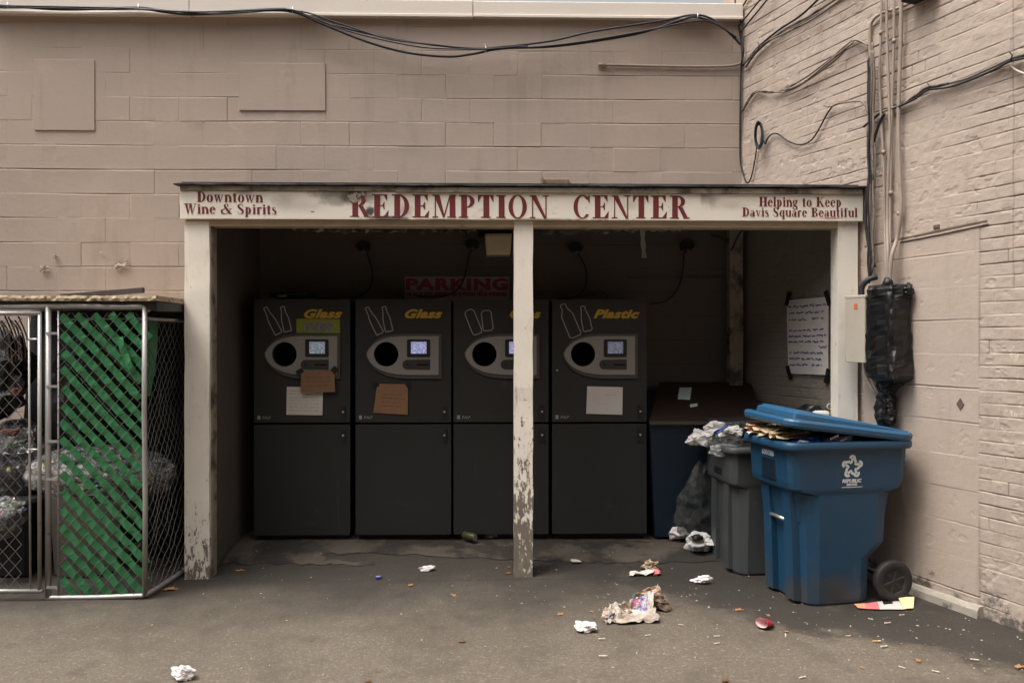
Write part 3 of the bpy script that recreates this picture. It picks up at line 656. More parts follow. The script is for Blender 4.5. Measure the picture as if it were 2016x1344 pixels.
# right wall: old brick with a blockwork infill low down, its face swinging towards the street
rw = thing('brick_wall', 'tall beige painted brick wall on the right with a blockwork infill', 'wall', tuple(CORNER))
RA = math.atan2(WD.y, WD.x)
ua, ub = WU(1702), WU(1928); zt_a, zt_b = Wp(1769, 477).z, Wp(1943, 441).z
CH, BRL = .0735, .205
def brick_h(U, Z):
    Zw = Z + .014 * fb(U * 1.1, Z * 1.3, 31, 3); Uw = U + .012 * fb(U * 2, Z * 2, 33, 3)
    r = np.floor(Zw / CH).astype(int); fz = Zw / CH - r; dz = np.minimum(fz, 1 - fz) * CH; jz = np.round(Zw / CH).astype(int)
    hd = (r % 7 == 3); L = np.where(hd, .107, BRL)
    uo = Uw / L + (r % 2) * .5 + .16 * hsh(r, r * 0 + 3, 5); c = np.floor(uo).astype(int); fx = uo - c; dx = np.minimum(fx, 1 - fx) * L
    thick = np.clip(.5 + 1.15 * fb(U * 1.5, Z * 1.5, 41, 3), .12, 1)          # thick paint drowns the joints in places
    mz = np.clip(.50 + 1.0 * fb(U * 3.4 + jz * 5.1, jz * 2.3 + U * 0, 43, 3), .02, 1) * thick
    mx = np.clip(.22 + .9 * vn(c * 1.9, r * 2.7, 45), 0, 1) * thick
    j = np.maximum(mz * (1 - sst(dz, .0012, .0050)), mx * (1 - sst(dx, .001, .005)))
    h = -.0115 * j - .003 * np.clip((fb(U * 11, Z * 14, 61, 3) - .30) * 6, 0, 1) + .0022 * hsh(r, c, 9) * thick + .0028 * fb(U * 7, Z * 7, 47) + .0022 * fb(U * 26, Z * 26, 49, 4)
    # infill
    zt = zt_a + (zt_b - zt_a) * (U - WU(1769)) / (WU(1943) - WU(1769))
    Uj = U + .004 * fb(U * 3, Z * 3, 51); hb, jb = block_prof(Uj, Z + .010 * fb(U * .9, Z * 1.1, 52), 12, .115, .0075, .1, .22); hb = hb + .001
    k = sst(Uj, ua - .004, ua + .004) * (1 - sst(Uj, ub - .004, ub + .004)) * (1 - sst(Z, zt - .003, zt + .003))
    edge = np.exp(-((Uj - ub) / .005) ** 2) * (Z < zt) * .006 * np.clip(.4 + fb(U * 0 + 3, Z * 3, 53), 0, 1) + np.exp(-((Z - zt - .012) / .008) ** 2) * (U > ua) * (U < ub + .05) * .006
    crack = np.exp(-((U - (WU(1995) + .006 * fb(U * 0, Z * 6, 55))) / .004) ** 2) * (Z > 1.9) * .004
    jj = sst(j, .2, .62) * np.clip(.62 + 1.7 * fb(U * 6, Z * 6, 57, 3), 0, 1)
    return h * (1 - k) + hb * k - edge - crack, np.maximum(jj * (1 - k) + jb * k, np.clip((edge + crack) * 190, 0, 1))
uu = np.concatenate([np.arange(-.03, 2.75, .0055), np.linspace(2.8, 9, 14)])
zz = np.arange(-.02, 5.3, .0036)
relief('wall_face', uu, zz, brick_h, lambda U, Z: (0 * U, 0 * U), M['brick'], (0, 0, 0), RA, rw)
mb = MB(); a, b, c, d = WL(-.3, 0, -.03), WL(9, 0, -.03), WL(9, 0, -.3), WL(-.3, 0, -.3)
mb.add([(p.x, p.y, z) for z in (-.02, 5.28) for p in (a, b, c, d)], [[0, 1, 5, 4], [1, 2, 6, 5], [2, 3, 7, 6], [3, 0, 4, 7], [4, 5, 6, 7]]).build('wall_core', M['brick'], rw)
mb = MB(); n = 60; lo = []                                     # rough concrete kerb along its foot
for i in range(n + 1):
    u = WU(1640) + (WU(1936) - WU(1640)) * i / n; e = .004 * noise.noise(Vector((u * 9, 0, 5)))
    lo.append([WL(u, z, o) for z, o in ((-.03, .05 + e), (.045 + e, .045 + e), (.066 + e * 1.5, .030 + e), (.070 + e, -.02), (-.03, -.02))])
mb.loft(lo, 0, False).build('kerb', M['kerb'], rw)
mb = MB(); mb.tube([Wp(1772, 477, .002), Wp(1856, 460.5, .002), Wp(1946, 441, .002)], .0048, 5); mb.build('lintel', M['steel_lintel'], rw)
mb = MB(); q = Wp(1844, 446, .003)
mb.frame(q, WD, WN, Vector((0, 0, 1)), .022, .006, .012, .003); mb.build('anchor_plate', M['steel_lintel'], rw)
mb = MB(); q = Wp(1891, 795, .003)
mb.add([q + WD * .026 * math.cos(a) + Vector((0, 0, .036 * math.sin(a))) + WN * o for o in (0, .004) for a in (0, math.pi / 2, math.pi, 1.5 * math.pi)], [[0, 1, 2, 3], [4, 5, 6, 7], [0, 1, 5, 4], [1, 2, 6, 5], [2, 3, 7, 6], [3, 0, 4, 7]]).build('diamond_plate', M['steel_lintel'], rw)

# ------------------------------------------------------------ the shelter
sh = thing('redemption_shelter', 'white timber lean-to shelter with a lettered fascia sign', 'shelter', (0, Y1, 0))
def post(px0, px1, pyb, m, Yf=Y1, d=.14, pyt=436, twist=0, name='post', nn=26, wob=.004):
    x0, x1 = X(px0, Yf), X(px1, Yf); zt_ = Zp(px0, pyt, Yf); zb = -.03; lo = []
    for i in range(nn + 1):
        z = zb + (zt_ - zb) * i / nn; e = [wob * noise.noise(Vector((z * 5, k * 3.3, px0))) for k in range(4)]
        lo.append([(x0 + e[0], Yf + e[1], z), (x1 + e[2], Yf + e[1], z), (x1 + e[2], Yf + d, z), (x0 + e[0], Yf + d, z)])
    return MB().loft(lo, 0, False).build(name, m, sh)
post(363, 412, 1138, M['post'], d=.12)
o = post(1012, 1049, 1130, M['midpost'], Y1 + .005, .13, wob=.006); o['label'] = 'middle post with the paint worn off its lower half'
post(1650, 1689, 1150, M['post'], d=.12)
MB().box((X(1637, Y1 + .118), Y1 + .075, 0), (X(1650, Y1) - .001, Y1 + .118, Zp(1640, 440, Y1))).build('post_inner_strip', M['post'], sh)
MB().box((X(412.5, Y1 + .03), Y1 + .03, 0), (X(418, Y1 + .03), Y1 + .12, Zp(412, 440, Y1))).build('post_inner_strip', M['trim'], sh)  # dark strip standing in for the post's shaded inner face
post(1437, 1463, 1000, M['trim'], Y2 - .14, .09, 448, wob=.002)
YF = Y1 - .03
fx0, fx1 = X(354, YF), X(1699, YF); zf0, zf1 = Zp(700, 432, YF), Zp(700, 377, YF)
fas = MB().box((fx0, YF, zf0), (fx1, Y1 - .002, zf1), .002).build('fascia', M['fascia'], sh)
MB().box((fx0 - .004, YF + .004, Zp(700, 420, YF) - .03), (fx0 + .012, YF + .02, Zp(700, 404, YF)), 0).build('broken_end', M['roofing'], fas)
def lettering(text, px0, px1, pyb, pyt, slope=0., gap=.04):
    a, b = P(px0, pyb, YF - .0015), P(px1, pyb, YF - .0015)
    for mb in fit_serif(text, a.x, b.x, Zp((px0 + px1) / 2, pyb, YF), Zp(px0, pyt, YF) - Zp(px0, pyb, YF), YF - .0015, slope, gap): mb.build('lettering', M['red'], fas, fix=False)
sl = -.006
lettering('Downtown', 387, 518, 398, 377, sl); lettering('Wine & Spirits', 362, 545, 421, 401, sl)
lettering('REDEMPTION', 689, 1081, 428, 383, sl * .5, .10); lettering('CENTER', 1129, 1356, 430, 385, 0, .09)
lettering('Helping to Keep', 1494, 1657, 407, 388, 0); lettering('Davis Square Beautiful', 1461, 1688, 427, 409, 0)
mb = MB()                                                        # where the paint of the R has flaked away
for k, (px, py, s) in enumerate([(696, 393, .030), (703, 383, .028), (716, 381, .02), (690, 386, .02)]):
    p = P(px, py, YF - .004); mb.add([(p.x + s * math.cos(a) * (1 + .3 * noise.noise(Vector((a, k, 1)))), p.y - .0004 * k, p.z + .8 * s * math.sin(a) * (1 + .4 * noise.noise(Vector((a, k, 7))))) for a in [i * math.pi / 6 for i in range(12)]], [list(range(12))])
mb.build('bare_patch', mat('bare_board', (.30, .25, .19), .9, .6, 40, .5, 60, stains=(((.06, .05, .04), 30, .52, .6),)), fas, fix=False)
mb = MB(); mb.box((fx0 + .004, YF - .012, zf1 + .001), (X(778, YF), Y1 - .004, zf1 + .034), .003)
mb.box((X(779, YF), YF - .017, zf1 - .008), (fx1 - .01, Y1 - .004, zf1 + .030), .003)
mb.build('trim_board', M['trim'], sh)
ztop = zf1 + .036
def edge():
    mb = MB(); lo = []; n = 150
    for i in range(n + 1):
        x = fx0 - .03 + (fx1 + .02 - fx0 + .03) * i / n; e = .006 * noise.noise(Vector((x * 6, 2, 1))) + .004 * noise.noise(Vector((x * 25, 2, 1)))
        t = .008 + .006 * noise.noise(Vector((x * 3, 5, 1)))
        lo.append([(x, YF - .035 + e, ztop + e), (x, YF - .035 + e, ztop + t + e), (x, Y1 + .03, ztop + .03), (x, Y1 + .03, ztop + .002)])
    mb.loft(lo, 0, False).build('drip_edge', M['roofing'], sh)
edge()
mb = MB(); zr = 2.90                                               # roof deck climbing to the wall
xa, xb = fx0 - .0, fx1 - .02
mb.add([(xa, Y1 + .0, ztop + .002), (xb, Y1, ztop + .002), (CORNER.x - .02, Y2 - .002, zr), (xa, Y2 - .002, zr), (xa, Y1, ztop + .03), (xb, Y1, ztop + .03), (CORNER.x - .02, Y2 - .002, zr + .03), (xa, Y2 - .002, zr + .03)],
       [[0, 1, 2, 3], [4, 5, 6, 7], [0, 1, 5, 4], [1, 2, 6, 5], [2, 3, 7, 6], [3, 0, 4, 7]]).build('roof', M['roofing'], sh)
zc = Zp(800, 452, Y2)
MB().box((fx0 + .05, Y1 + .115, zc), (CORNER.x + .12, Y2 - .004, zc + .02)).build('ceiling', M['ceil'], sh)
MB().box((X(363, Y1) + .004, Y1 + .004, Zp(700, 446, Y1)), (X(1689, Y1) - .004, Y1 + .11, zf0 + .03), .004).build('lintel', M['lintel'], sh)
xl = X(414, Y1 + .12)
MB().box((xl - .16, Y1 + .122, -.02), (xl, Y2 - .006, zc - .001)).build('side_wall', M['shade'], sh)
# flaking ceiling paint where it meets the wall
for k, (px, py, w, d) in enumerate([(640, 456, .32, .12), (690, 458, .22, .10), (760, 460, .30, .12), (860, 460, .30, .1), (930, 458, .2, .1), (600, 455, .2, .06), (1110, 459, .34, .12), (1180, 459, .26, .12), (1230, 456, .22, .1), (1290, 456, .22, .07), (1330, 455, .1, .07)]):
    mb = MB(); p = P(px, py, Y2 - .10); sheet(mb, (p.x, p.y, p.z - .004), w, d, .1 * (k % 3 - 1), 80 + k, .045, 9, (0, .35))
    mb.build('peeling_flake', M['flake'], sh)
mb = MB(); p = P(1265, 452, Y2 - .12); q = P(1268, 508, Y2 - .12)
mb.loft([[(p.x + (q.x - p.x) * t + sx * (.012 + .010 * abs(math.sin(t * 7 + 1))), p.y + sy * .003 + .012 * math.sin(t * 4), p.z + (q.z - p.z) * t) for sx, sy in ((-1, -1), (1, -1), (1, 1), (-1, 1))] for t in [i / 8 for i in range(9)]], 0, False).build('peeling_strip', M['flake'], sh)
MB().box((X(1236, Y2), Y2 - .018, Zp(1300, 549, Y2)), (X(1434, Y2), Y2 - .004, Zp(1300, 545, Y2))).build('batten', M['shade'], sh)

# an unseen brick block added behind the camera to shade the low sky
ab = thing('sky_blocker', 'unseen dark brick block added behind the camera to shade the low sky', 'light blocker', (0, -11, 0))
mb = MB(); mb.box((-30, -23, -.1), (30, -11, 13.5)); mb.build('wall', mat('dark_brickwork', (.10, .075, .06), .9, .3, 2, .3, 12), ab)
mb = MB(); mb.box((-30.2, -23.2, 13.5), (30.2, -10.8, 13.8), .02); mb.build('parapet', M['kerb'], ab)
for k in range(9):
    for z in (2.2, 6.0, 9.8):
        x = -24 + 6 * k; w = MB().box((x - .8, -11.06, z), (x + .8, -10.99, z + 1.9), .01).build('window', M['black'], ab)
        MB().box((x - .95, -11.12, z - .15), (x + .95, -10.94, z - .02)).build('sill', M['kerb'], w)
# ------------------------------------------------------------ bottle and can machines
s0 = P(700, 672, YM); MW = X(888, YM) - X(700, YM)
def mpt(px, py, Y=YM): return P(px, py, Y)                 # all machine drawing is laid out on the second machine's front
def make_machine():
    t = thing('reverse_vending_machine', '', 'vending machine', (s0.x, YM, gz(YM)), 0, 'row of four dark bottle return machines')
    x0, x1 = s0.x, s0.x + MW; zb = Zp(780, 1052, YM); zt_ = Zp(780, 589, YM); zs_ = Zp(780, 833, YM)
    mb = MB(); ix = .006
    a, b = (x0 + ix, YM + .034, zb + .01), (x1 - ix, Y2 - .03, zt_ - .004)
    mb.add([(a[0], a[1], a[2]), (b[0], a[1], a[2]), (b[0], b[1], a[2]), (a[0], b[1], a[2]), (a[0], a[1], b[2]), (b[0], a[1], b[2]), (b[0], b[1], b[2]), (a[0], b[1], b[2])],
           [[0, 3, 2, 1], [4, 5, 6, 7], [1, 2, 6, 5], [3, 0, 4, 7], [2, 3, 7, 6]]).build('cabinet', M['cabinet_low'], t)
    mb = MB(); mb.box((x0 + .02, YM + .05, gz(YM) - .03), (x1 - .02, Y2 - .06, zb + .012)); mb.build('plinth', M['black'], t)
    hc = mpt(761, 697); hr = 24.3 * (x1 - x0) / 188
    hole = circle(hc.x, hc.z, hr, 32)
    ud = MB().plate(rrect(x0, zs_ + .008, x1, zt_, .006), hole, YM, YM + .033).build('upper_door', M['cabinet'], t)
    ld = MB().plate(rrect(x0, zb, x1, zs_ - .008, .006), None, YM + .001, YM + .033).build('lower_door', M['cabinet_low'], t)
    mb = MB(); n = 32
    vs = [(x, y, z) for y in (YM - .022, YM + .26) for x, z in circle(hc.x, hc.z, hr + .001, n)]
    mb.add(vs, [[k, (k + 1) % n, n + (k + 1) % n, n + k] for k in range(n)], 0, True); mb.add(vs[n:], [list(range(n))])
    mb.build('opening', M['hole'], ud, fix=False)
    def outl(g):                                             # bullet shape of the console; g grows it
        P_ = [(868, 661.5 - g)] if False else []
        pts = [(864 + g * .9, 661.5 - g * .8), (790, 661.5 - g * .8), (772, 663 - g * .8), (757, 666.5 - g * .8), (745, 671.5 - g * .8), (735, 678.5 - g * .7), (728, 686 - g * .5), (724 - g * .5, 694), (724 - g * .4, 701 + g * .2), (729, 711.5 + g * .6), (737, 720 + g * .8), (748, 727 + g), (762, 732.5 + g * 1.1), (780, 736 + g * 1.2), (800, 737.5 + g * 1.2), (864 + g * .9, 737.5 + g * 1.2)]
        return [(mpt(a, b).x, mpt(a, b).z) for a, b in pts]
    bz_ = MB().plate(outl(6), hole, YM - .016, YM + .002).build('console_bezel', M['bezel'], ud)
    con = MB().plate(outl(0), circle(hc.x, hc.z, hr - .0005, 32), YM - .024, YM - .015).build('console', M['silver'], ud)
    def rr(px0, py0, px1, py1, r): a, b = mpt(px0, py1), mpt(px1, py0); return rrect(a.x, a.z, b.x, b.z, r)
    scf = MB().plate(rr(802, 668, 847.5, 702.5, .012), rr(809.5, 672.5, 840.5, 696, .003), YM - .030, YM - .0235).build('screen_frame', M['black'], ud)
    a, b = mpt(793, 727.2), mpt(847.5, 707.3); r = (b.z - a.z) / 2 - .002
    pts = [(b.x, a.z), (b.x, b.z)] + [(a.x + r + r * math.cos(R(90 + 15 * k)), (a.z + b.z) / 2 + r * math.sin(R(90 + 15 * k))) for k in range(13)]
    sl_ = MB().plate(pts, None, YM - .0275, YM - .0235).build('receipt_panel', M['panel_grey'], ud)
    MB().tube([(a.x + r + .002, YM - .030, (a.z + b.z) / 2), (a.x + r + .002, YM - .027, (a.z + b.z) / 2)], .010, 12).build('button', M['black'], sl_)
    c = mpt(830, 716); MB().box((c.x - .035, YM - .0295, c.z - .012), (c.x + .055, YM - .0278, c.z + .0)).build('slot', M['hole'], sl_)
    for d_, py, zz_ in ((ud, 811, 0), (ld, 857, 0)):
        c = mpt(875, py); h = MB().plate(rrect(c.x - .016, c.z - .05, c.x + .016, c.z + .05, .012), None, YM - .012, YM + .002).build('latch', M['black'], d_)
        MB().tube([(c.x, YM - .017, c.z + .004), (c.x, YM - .011, c.z + .004)], .0085, 10).build('keyhole', M['metal'], d_)
    mb = MB(); a = mpt(707, 825); b = mpt(712.5, 817.5); mb.box((a.x, YM - .0015, a.z), (b.x, YM - .0003, b.z), 0)
    a = mpt(716.5, 824.6); b = mpt(733, 818.4); fit_font(mb, 'P-N-P', lambda u, v: (a.x + (b.x - a.x) * u, YM - .0012, a.z + (b.z - a.z) * v), .01, .3)
    mb.build('maker_mark', M['line'], ud, fix=False)
    return t, ud
m2, ud2 = make_machine()
labs = {500: 'dark machine at the left end with a brown card hung over a white paper', 700: 'dark machine with only a brown card taped under its console', 893: 'dark machine half hidden behind the middle white post', 1087: 'dark machine at the right end lettered Plastic'}
machines = {}
for px in (500, 700, 893, 1087):
    m_ = m2 if px == 700 else copy_tree(m2)
    m_.location.x = X(px, YM); m_['label'] = labs[px]; machines[px] = m_
for px, m_ in machines.items():
    ud = [c for c in m_.children if c.name.startswith('upper_door')][0]
    dx = X(px, YM) - s0.x
    def mp(a, b, Y=YM - .0022): p = P(a, b, YM); return Vector((p.x + dx, Y, p.z))
    a, b = mp(809.8, 695.8, YM - .0255), mp(840.2, 672.7, YM - .0255)
    scm = {500: 'scr_noisy', 700: 'scr_bright', 893: 'scr_bright', 1087: 'scr_dim'}[px]
    MB().box((a.x, YM - .0262, a.z), (b.x, YM - .0245, b.z)).build('screen', M[scm], ud)
    word = {500: 'Glass', 700: 'Glass', 893: 'Cans', 1087: 'Plastic'}[px]
    w0, w1 = {500: (798, 873), 700: (797, 871), 893: (811, 873), 1087: (782, 874)}[px]
    a, b = mp(w0, 626.5), mp(w1, 608.5)
    mb = MB(); fit_font(mb, word, lambda u, v: (a.x + (b.x - a.x) * u, YM - .0022, a.z + (b.z - a.z) * v), .048, .36, 1.08); mb.build('lettering', M['yellow'], ud, fix=False)
    def icon(top, bot, prof):
        A, B = Vector(top), Vector(bot); ax = (B - A); L = ax.length; ax.normalize(); nx = Vector((-ax.y, ax.x))
        pl = [A + ax * L * t - nx * w for t, w in prof] + [A + ax * L * t + nx * w for t, w in prof[::-1]]
        q = [mp(p.x, p.y) for p in pl]; ribbon(mb, q, .0075, True)
    mb = MB()
    bott = [(0, 3.4), (.03, 4), (.07, 3.4), (.26, 4.2), (.40, 6.2), (.52, 7.2), (.97, 7.4), (1, 6.8)]
    if px in (500, 700):
        icon((722, 605.5), (748.6, 656.5), bott); icon((755.6, 603.8), (766.4, 652), bott)
    elif px == 893:
        cn = [(0, 5), (.05, 7.5), (.12, 9.6), (.9, 9.8), (.96, 8.6), (1, 6)]
        d0 = 700 - 893; icon((880 + 190 / 4.48 + d0, 610), (880 + 275 / 4.48 + d0, 657), cn); icon((880 + 345 / 4.48 + d0, 611), (880 + 366 / 4.48 + d0, 650.5), [(t, w * 1.02) for t, w in cn])
    else:
        d0 = 700 - 1087
        icon((880 + 1020 / 4.48 + d0, 598.5), (880 + 1140 / 4.48 + d0, 662), [(0, 3), (.02, 5), (.07, 5.6), (.12, 4.4), (.2, 7), (.34, 11.6), (.96, 12), (1, 9)])
        icon((880 + 1198 / 4.48 + d0, 602.5), (880 + 1248 / 4.48 + d0, 651), [(0, 3), (.05, 4.6), (.14, 4), (.3, 6.2), (.55, 8.6), (.8, 8.6), (.95, 9), (1, 6.5)])
    mb.build('pictogram', M['line'], ud, fix=False)
    if px == 1087:
        p = mp(710, 729); MB().tube([(p.x, YM - .006, p.z), (p.x, YM, p.z)], .007, 8).build('screw', M['metal'], ud)
# papers taped to the machines
rng = random.Random(2)
def note(name, label, cat, quad, Y, m, ink=None, rows=(), tapes=(), thick=.003, curl=.0, io=.0012):
    A, B, C_, D = [P(x, y, Y) for x, y in quad]                # top-left, top-right, bottom-right, bottom-left
    def fn(a, b, o=0): p = (A * (1 - a) + B * a) * (1 - b) + (D * (1 - a) + C_ * a) * b; return Vector((p.x, Y - o - curl * (b ** 2) - .002 * math.sin(a * 5 + b * 3), p.z))
    t = thing(name, label, cat, (A + C_) / 2); n = 8; mb = MB()
    vs = [fn(i / n, j / n, o) for o in (0, thick) for j in range(n + 1) for i in range(n + 1)]; N = (n + 1) ** 2
    fs = [[o * N + j * (n + 1) + i, o * N + j * (n + 1) + i + 1, o * N + (j + 1) * (n + 1) + i + 1, o * N + (j + 1) * (n + 1) + i] for o in (0, 1) for j in range(n) for i in range(n)]
    for j in range(n):
        for a_ in (0, n): fs.append([j * (n + 1) + a_, (j + 1) * (n + 1) + a_, N + (j + 1) * (n + 1) + a_, N + j * (n + 1) + a_])
        for b_ in (0, n): fs.append([b_ * (n + 1) + j, b_ * (n + 1) + j + 1, N + b_ * (n + 1) + j + 1, N + b_ * (n + 1) + j])
    mb.add(vs, fs).build('sheet', m, t)
    if ink:
        mb = MB()
        for (b, a0, a1, h, w) in rows: scribble(lambda a, b_: fn(a, b_, thick + io), mb, a0, a1, b, h, rng, w)
        mb.build('writing', ink, t, fix=False)
    for (px, py, w, h, ang) in tapes:
        c = P(px, py, Y - thick - .003); mb = MB(); ca, sa = math.cos(ang), math.sin(ang)
        mb.frame(c, Vector((ca, 0, sa)), Vector((0, 1, 0)), Vector((-sa, 0, ca)), w / 2, .0015, h / 2).build('tape', M['tape'], t)
    return t
note('paper_notice', 'white paper partly covered by a brown card on the left-end machine', 'notice', [(565, 761), (636, 762), (635, 817), (564, 816)], YM - .004, M['paper'], M['ink'], [(b, .08, .9, .012, .006) for b in (.15, .25, .38, .48, .60, .72, .84)])
note('card_notice', 'brown card with black tape hung over the white paper', 'notice', [(593, 730), (658, 729), (660, 771), (592, 773)], YM - .032, M['card_dk'], M['ink_dk'], [(b, .15, .9, .03, .007) for b in (.3, .5, .7)], [(590, 731, .055, .035, .5), (659, 728, .045, .045, .8)])
note('card_notice', 'brown card taped by itself under the second console', 'notice', [(743, 755), (803, 756), (803, 816), (735, 812)], YM - .006, M['card'], M['ink_dk'], [(b, .2, .85, .025, .006) for b in (.35, .48, .62, .75)], [(740, 757, .05, .03, .1), (804, 758, .035, .035, .8)])
note('paper_notice', 'creased blank white paper alone on the Plastic machine', 'notice', [(1156, 760), (1226, 762), (1225, 816), (1154, 814)], YM - .005, M['paper'], M['ink'], [(.3, .5, .8, .012, .005), (.62, .3, .6, .01, .004)])
t = note('lime_sticker', 'yellow green sticker with a worn grey centre above the left console', 'sticker', [(584, 627), (669, 628), (670, 656), (584, 655)], YM - .003, M['lime'], M['ink_dk'], [(b, .22, .84, .05, .012) for b in (.35, .5, .65, .8)], io=.0045)
mb = MB(); a, b = P(599, 652, YM - .008), P(656, 634, YM - .008); mb.box((a.x, YM - .0082, a.z), (b.x, YM - .0066, b.z)).build('worn_patch', M['ink'], t)

# ------------------------------------------------------------ on the back wall
pk = thing('parking_sign', 'faded white board with red PARKING letters behind the machines', 'sign', P(900, 580, Y2 - .02))
a, b = P(797, 590, Y2 - .012), P(1003, 545, Y2 - .012)
MB().box((a.x, Y2 - .022, a.z), (b.x, Y2 - .003, b.z)).build('board', M['parkwhite'], pk)
mb = MB(); c, d = P(799.5, 571.5, Y2), P(1001, 548, Y2)
fit_font(mb, 'PARKING', lambda u, v: (c.x + (d.x - c.x) * u, Y2 - .0232, c.z + (d.z - c.z) * v), .05, 0, 1.12); mb.build('lettering', M['parkred'], pk, fix=False)
mb = MB(); c, d = P(800, 583.5, Y2), P(1001, 575, Y2)                # the unreadable small line under it
rg = random.Random(8); u = 0
while u < .98:
    w = rg.uniform(.012, .024); mb.box((c.x + (d.x - c.x) * u, Y2 - .0234, c.z + rg.uniform(0, .004)), (c.x + (d.x - c.x) * (u + w), Y2 - .0226, d.z - rg.uniform(0, .004))); u += w + rg.choice((.004, .004, .005, .018))
mb.build('small_print', M['parkred'], pk, fix=False)
lp = thing('wall_lamp', 'square wall lamp with a pale lens under the ceiling', 'lamp', P(975, 470, 6.3))
a, b = P(940, 461, 6.4), P(1010, 450, 6.4); MB().box((a.x, 6.1, a.z), (b.x, 6.6, zc - .001), .006).build('housing', M['black'], lp)
a, b = P(955, 504, 6.28), P(1007, 463, 6.28); mb = MB(); lo = []
for k in range(7):
    q = k / 6; g = .012 * (1 - q) ** 2; lo.append([(x, y, a.z + (b.z - a.z) * q) for x, y in [(p[0], p[1]) for p in rrect(a.x + g, 6.18 + g, b.x - g, 6.34 - g, .02)]])
mb.loft(lo, 0, True).build('lens', M['lens'], lp)
outl = [(717, 486, [(722, 499), (731, 525), (733, 548), (726, 570), (712, 580), (700, 584), (660, 586), (620, 588)], 'first from the left'),
        (930, 481, [(925, 497), (918, 530), (912, 552), (900, 570), (880, 581), (850, 584), (820, 582)], 'beside the square lamp'),
        (1133, 488, [(1138, 499), (1152, 525), (1155, 548), (1149, 570), (1135, 583), (1115, 588), (1095, 588)], 'right of the middle post'),
        (1350, 485, [(1347, 500), (1343, 540), (1334, 568), (1318, 588), (1300, 596), (1280, 598)], 'above the brown lidded bin')]
for k, (px, py, pts, where) in enumerate(outl):
    o = thing('electrical_outlet', 'black outlet box and hanging cord %s' % where, 'outlet', P(px, py, Y2 - .03), 0, 'outlets feeding the machines')
    mb = MB(); c = P(px, py, Y2 - .03); mb.box((c.x - .045, Y2 - .07, c.z - .035), (c.x + .045, Y2 - .006, c.z + .035), .008); mb.build('box', M['black'], o)
    mb = MB(); rg = random.Random(k)
    for j in range(3):
        q = [(c.x + .05 * math.cos(a * .7 + j) * (1 + .15 * rg.random()), Y2 - .085 - .008 * j, c.z + .035 * math.sin(a * .7 + j)) for a in range(10)]
        mb.tube(cr(q, 4), .006, 5)
    mb.build('coiled_cord', M['cable'], o)
    q = [P(px + 4, py + 9, Y2 - .08)] + [P(x, y, Y2 - .05 - .03 * min(1, i * .3)) for i, (x, y) in enumerate(pts)]
    MB().tube(cr(q, 5), .0075, 6).build('cord', M['cable'], o)
    d_ = c + Vector((.006, -.05, -.035)); MB().box((d_.x - .012, Y2 - .095, d_.z - .012), (d_.x + .012, Y2 - .07, d_.z + .012), .003).build('plug', M['ink'], o)
cc = thing('cable_heap', 'heap of black cable lying on the left-end machine', 'cable', P(555, 588, YM + .12))
mb = MB(); rg = random.Random(5); c = P(555, 588, YM + .12)
for j in range(7):
    q = [(c.x + rg.uniform(-.13, .13) + .02 * j, YM + .1 + rg.uniform(0, .2), c.z + .012 + rg.uniform(0, .035)) for _ in range(9)]
    mb.tube(cr(q, 4), .009, 5)
mb.build('cable', M['cable'], cc)
mb = MB(); c = P(553, 580, YM + .1); mb.tube([(c.x - .03, YM + .1, c.z - .01), (c.x + .04, YM + .1, c.z - .012)], .012, 8); mb.build('plug', M['ink'], cc)
mb = MB(); rg = random.Random(6)
c = P(1160, 586, YM + .12); mb.tube(cr([P(1095, 588, YM + .1), P(1130, 585, YM + .12), P(1165, 580, YM + .1), P(1185, 575, YM + .12), P(1195, 579, YM + .1), P(1198, 586, YM + .1)], 5), .009, 6)
tag(mb.build('power_cable', M['cable']), 'black cable looped on top of the Plastic machine', 'cable')
mb = MB(); mb.tube(cr([P(1462, 452, 6.5), P(1450, 470, 6.55), P(1440, 492, 6.6), P(1436, 480, 6.65), P(1425, 470, 6.65), P(1400, 462, 6.7)], 5), .007, 6)
tag(mb.build('loose_wire', M['cable']), 'black wire drooping across the back corner post', 'wire')

# ------------------------------------------------------------ handwritten poster on the right wall inside
M['poster'] = mat('poster_paper', (.52, .475, .435), .9, .08, 12, .15, 30)
po = thing('handwritten_poster', 'white handwritten sheet held by four strips of black tape', 'poster', Wp(1590, 660, .01))
cs = [Wp(1549, 591, .016), Wp(1631, 584, .016), Wp(1631, 738, .016), Wp(1552, 735, .016)]
def pf(a, b, o=0): p = (cs[0] * (1 - a) + cs[1] * a) * (1 - b) + (cs[3] * (1 - a) + cs[2] * a) * b; return p + WN * (o + .004 * math.sin(a * 6) * math.sin(b * 5))
mb = MB(); n = 8
vs = [pf(i / n, j / n, o) for o in (0, .002) for j in range(n + 1) for i in range(n + 1)]; N = (n + 1) ** 2
mb.add(vs, [[o * N + j * (n + 1) + i, o * N + j * (n + 1) + i + 1, o * N + (j + 1) * (n + 1) + i + 1, o * N + (j + 1) * (n + 1) + i] for o in (0, 1) for j in range(n) for i in range(n)]).build('sheet', M['poster'], po)
mb = MB(); rg = random.Random(3)
for b, a0, a1 in ((.10, .05, .95), (.19, .07, .92), (.275, .05, .5), (.275, .62, .9), (.42, .05, .9), (.50, .04, .97), (.575, .04, .9), (.645, .78, .98), (.72, .05, .9), (.80, .05, .85), (.88, .05, .52), (.88, .62, .88)):
    scribble(lambda a, b_: pf(a, b_, .0045), mb, a0, a1, b - (a0 + a1) * .004, .016, rg, .0075)
mb.build('writing', M['violet'], po, fix=False)
